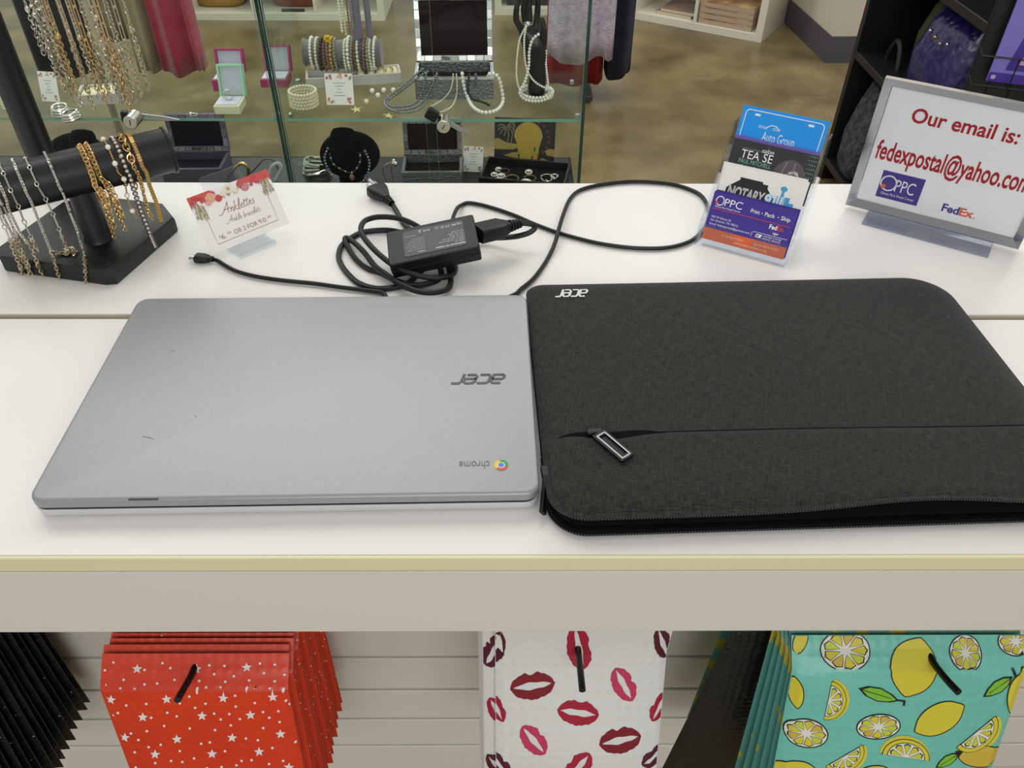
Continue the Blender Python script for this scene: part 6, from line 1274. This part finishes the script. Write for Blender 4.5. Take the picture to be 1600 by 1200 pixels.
x, w, z = gX(62, 150, 112); garment(x, gy, w, w*.9, z, zt_, .10, 5, BLKC, 'long black garment behind the tall necklace post', 'dress', seed=5)
xa = A_(40, 60).x; xb = A_(322, 60).x; rack(xa-.45, xb-.02, gy, rz, 'steel clothes rack with crimson and black garments', (xa-.45, A_(100, 60).x))
gy = 3.17
LACE = mat('lilac_lace', (206, 196, 210), .8, noise=(40, (172, 160, 182), 4), bump=('noise', 120, .8, .006)); REDC = mat('red_cloth', (140, 24, 30), .85); DEN = mat('navy_print_cloth', (38, 48, 60), .85, noise=(14, (24, 28, 50), 3))
x, w, z = gX(852, 950, 66); garment(x, gy-.17, w, w*.95, z, 1.36, .14, 7, LACE, 'lilac white lace top hanging by the right case edge', 'blouse', hemjag=.015, seed=7)
x, w, z = gX(852, 962, 128); garment(x-.03, gy+.02, w*.8, w*.7, max(z, .03), 1.36, .12, 6, REDC, 'long red garment under the lace top', 'dress', seed=8)
x, w, z = gX(944, 984, 115); garment(x, gy+.02, w, w, max(z, .06), 1.36, .14, 4, DEN, 'dark navy patterned trousers beside the lace top', 'trousers', hemjag=.02, seed=9)
xa = A_(850, 60).x; xb = A_(925, 140).x; rack(A_(850, 60).x-.02, A_(985, 60).x, gy, 1.36+.115, 'steel clothes rack carrying the lace and red garments', (uz(925, 139, 0).x-.03,))
# ---- black open unit of handbags at the right
UX, UY0, UY1 = 1.16, 1.655, 2.43; UB = mat('black_shelf_unit', (26, 25, 26), .4); t = thing('shelf_unit', (UX+.19, 2.04, 0), 'black open shelf unit of handbags at the right of the shop floor', 'shelf unit')
for y in (UY0, UY1-.03): MB().box((UX, y, 0), (UX+.38, y+.03, 1.5)).build('side_board', UB, t, bevel=.002)
for z in (.06, .445, .755, 1.2): MB().box((UX, UY0+.03, z), (UX+.37, UY1-.03, z+.025)).build('shelf_board', UB, t, bevel=.002)
MB().box((UX+.37, UY0+.03, .02), (UX+.38, UY1-.03, 1.5)).build('back_board', UB, t)
BM2 = level((UX, UY1, 0), -math.pi/2)        # local x runs towards the viewer, local y into the unit
CROC = mat('navy_croc_leather', (34, 30, 92), .28, bump=('voronoi', 48, .7, .008), coat=.3); OLV = mat('olive_leather', (78, 82, 52), .5)
tb = bag(BM2, .455, .115, .4702, .33, .15, .235, CROC, BKL, 'navy crocodile-textured tote with studs on the black shelf unit', nm='tote_bag', round_=.35)
for k in range(7): 
    MB().sph(BM2 @ V((.36+.04*(k % 4), .062, .4702+.170-.030*(k//4)-.006*(k % 3))), .006, 8, 6).build('stud', GOLD if k % 3 else SILVER, tb)
bag(BM2, .20, .20, .4702, .17, .14, .22, OLV, mat('grey_strap', (120, 116, 112), .5), 'olive green handbag with grey strap behind the navy tote', round_=.45)
bag(BM2, .688, .10, .4702, .11, .11, .16, mat('charcoal_ruched', (50, 52, 52), .4, bump=('noise', 60, .8, .01)), STEEL, 'small charcoal ruched bag right of the navy tote', nm='clutch_bag')
FUR = mat('black_fringe_cloth', (26, 26, 36), .9, noise=(50, (88, 86, 92), 3), bump=('noise', 90, 1.0, .012))
bag(BM2, .155, .075, .0855, .19, .14, .30, FUR, BKL, 'dark fringed bag low at the end of the black shelf unit')
bag(BM2, .40, .09, .0855, .20, .15, .26, mat('maroon_leather', (74, 22, 26), .5), BKL, 'maroon bag on the lowest board of the black unit')
# wire pocket with a violet booklet on the unit's end
WIRE = mat('black_wire', (46, 42, 42), .35, .5); wx = uy(1556, 93, 1.56); wa = math.radians(-20); WM2 = level((wx.x-.03, 1.575, wx.z-.01), wa)
t = thing('wire_rack', tuple(WM2 @ V((.12, .03, -.2))), 'black wire literature rack fixed to the end of the shelf unit', 'wire rack')
mb = MB()
for x in (0, .05, .10, .15, .20, .25): MB().tube([WM2 @ V((x, .05, -.35)), WM2 @ V((x, .05, .40))], .0022, 6).build('upright_wire', WIRE, t)
for z in (-.30, -.05, .22):
    MB().tube([WM2 @ V((0, .05, z)), WM2 @ V((0, -.012, z)), WM2 @ V((.25, -.012, z)), WM2 @ V((.25, .05, z))], .0022, 6).build('basket_wire', WIRE, t); MB().tube([WM2 @ V((0, .05, z+.07)), WM2 @ V((0, -.018, z+.07)), WM2 @ V((.25, -.018, z+.07)), WM2 @ V((.25, .05, z+.07))], .0022, 6).build('basket_wire', WIRE, t)
    for x in (.08, .17): MB().tube([WM2 @ V((x, .05, z-.002)), WM2 @ V((x, -.014, z)), WM2 @ V((x, -.020, z+.072))], .0018, 6).build('basket_wire', WIRE, t)
MB().box((0, .052, -.30), (.25, .056, .35), WM2).build('fixing_plate', UB, t)
fr = WM2 @ Matrix.Translation((.034, .012, -.046)) @ Matrix.Rotation(math.pi/2, 4, 'X'); mb = MB(); mb.prism([(0, 0), (.21, 0), (.21, .28), (0, .28)], -.010, 0, fr)
mb.flat([(0, 0), (.21, 0), (.21, .022), (0, .022)], .0004, fr, 1); mb.flat([(.03, .03), (.2, .03), (.2, .20), (.12, .22), (.05, .15)], .0004, fr, 1); mb.flat([(.055, .045), (.10, .045), (.10, .11), (.07, .12)], .0006, fr, 2); mb.flat(rrect(.006, .006, .016, .016, .003, 3), .0006, fr, 2)
single(mb, 'booklet', [mat('booklet_violet', (138, 124, 214), .45), mat('booklet_purple', (74, 52, 160), .45), mat('booklet_lilac', (196, 176, 226), .45)], 'violet booklet standing in the wire rack at the right edge', 'booklet')
for o in list(bpy.data.objects):
    if '_b' in o: del o['_b']
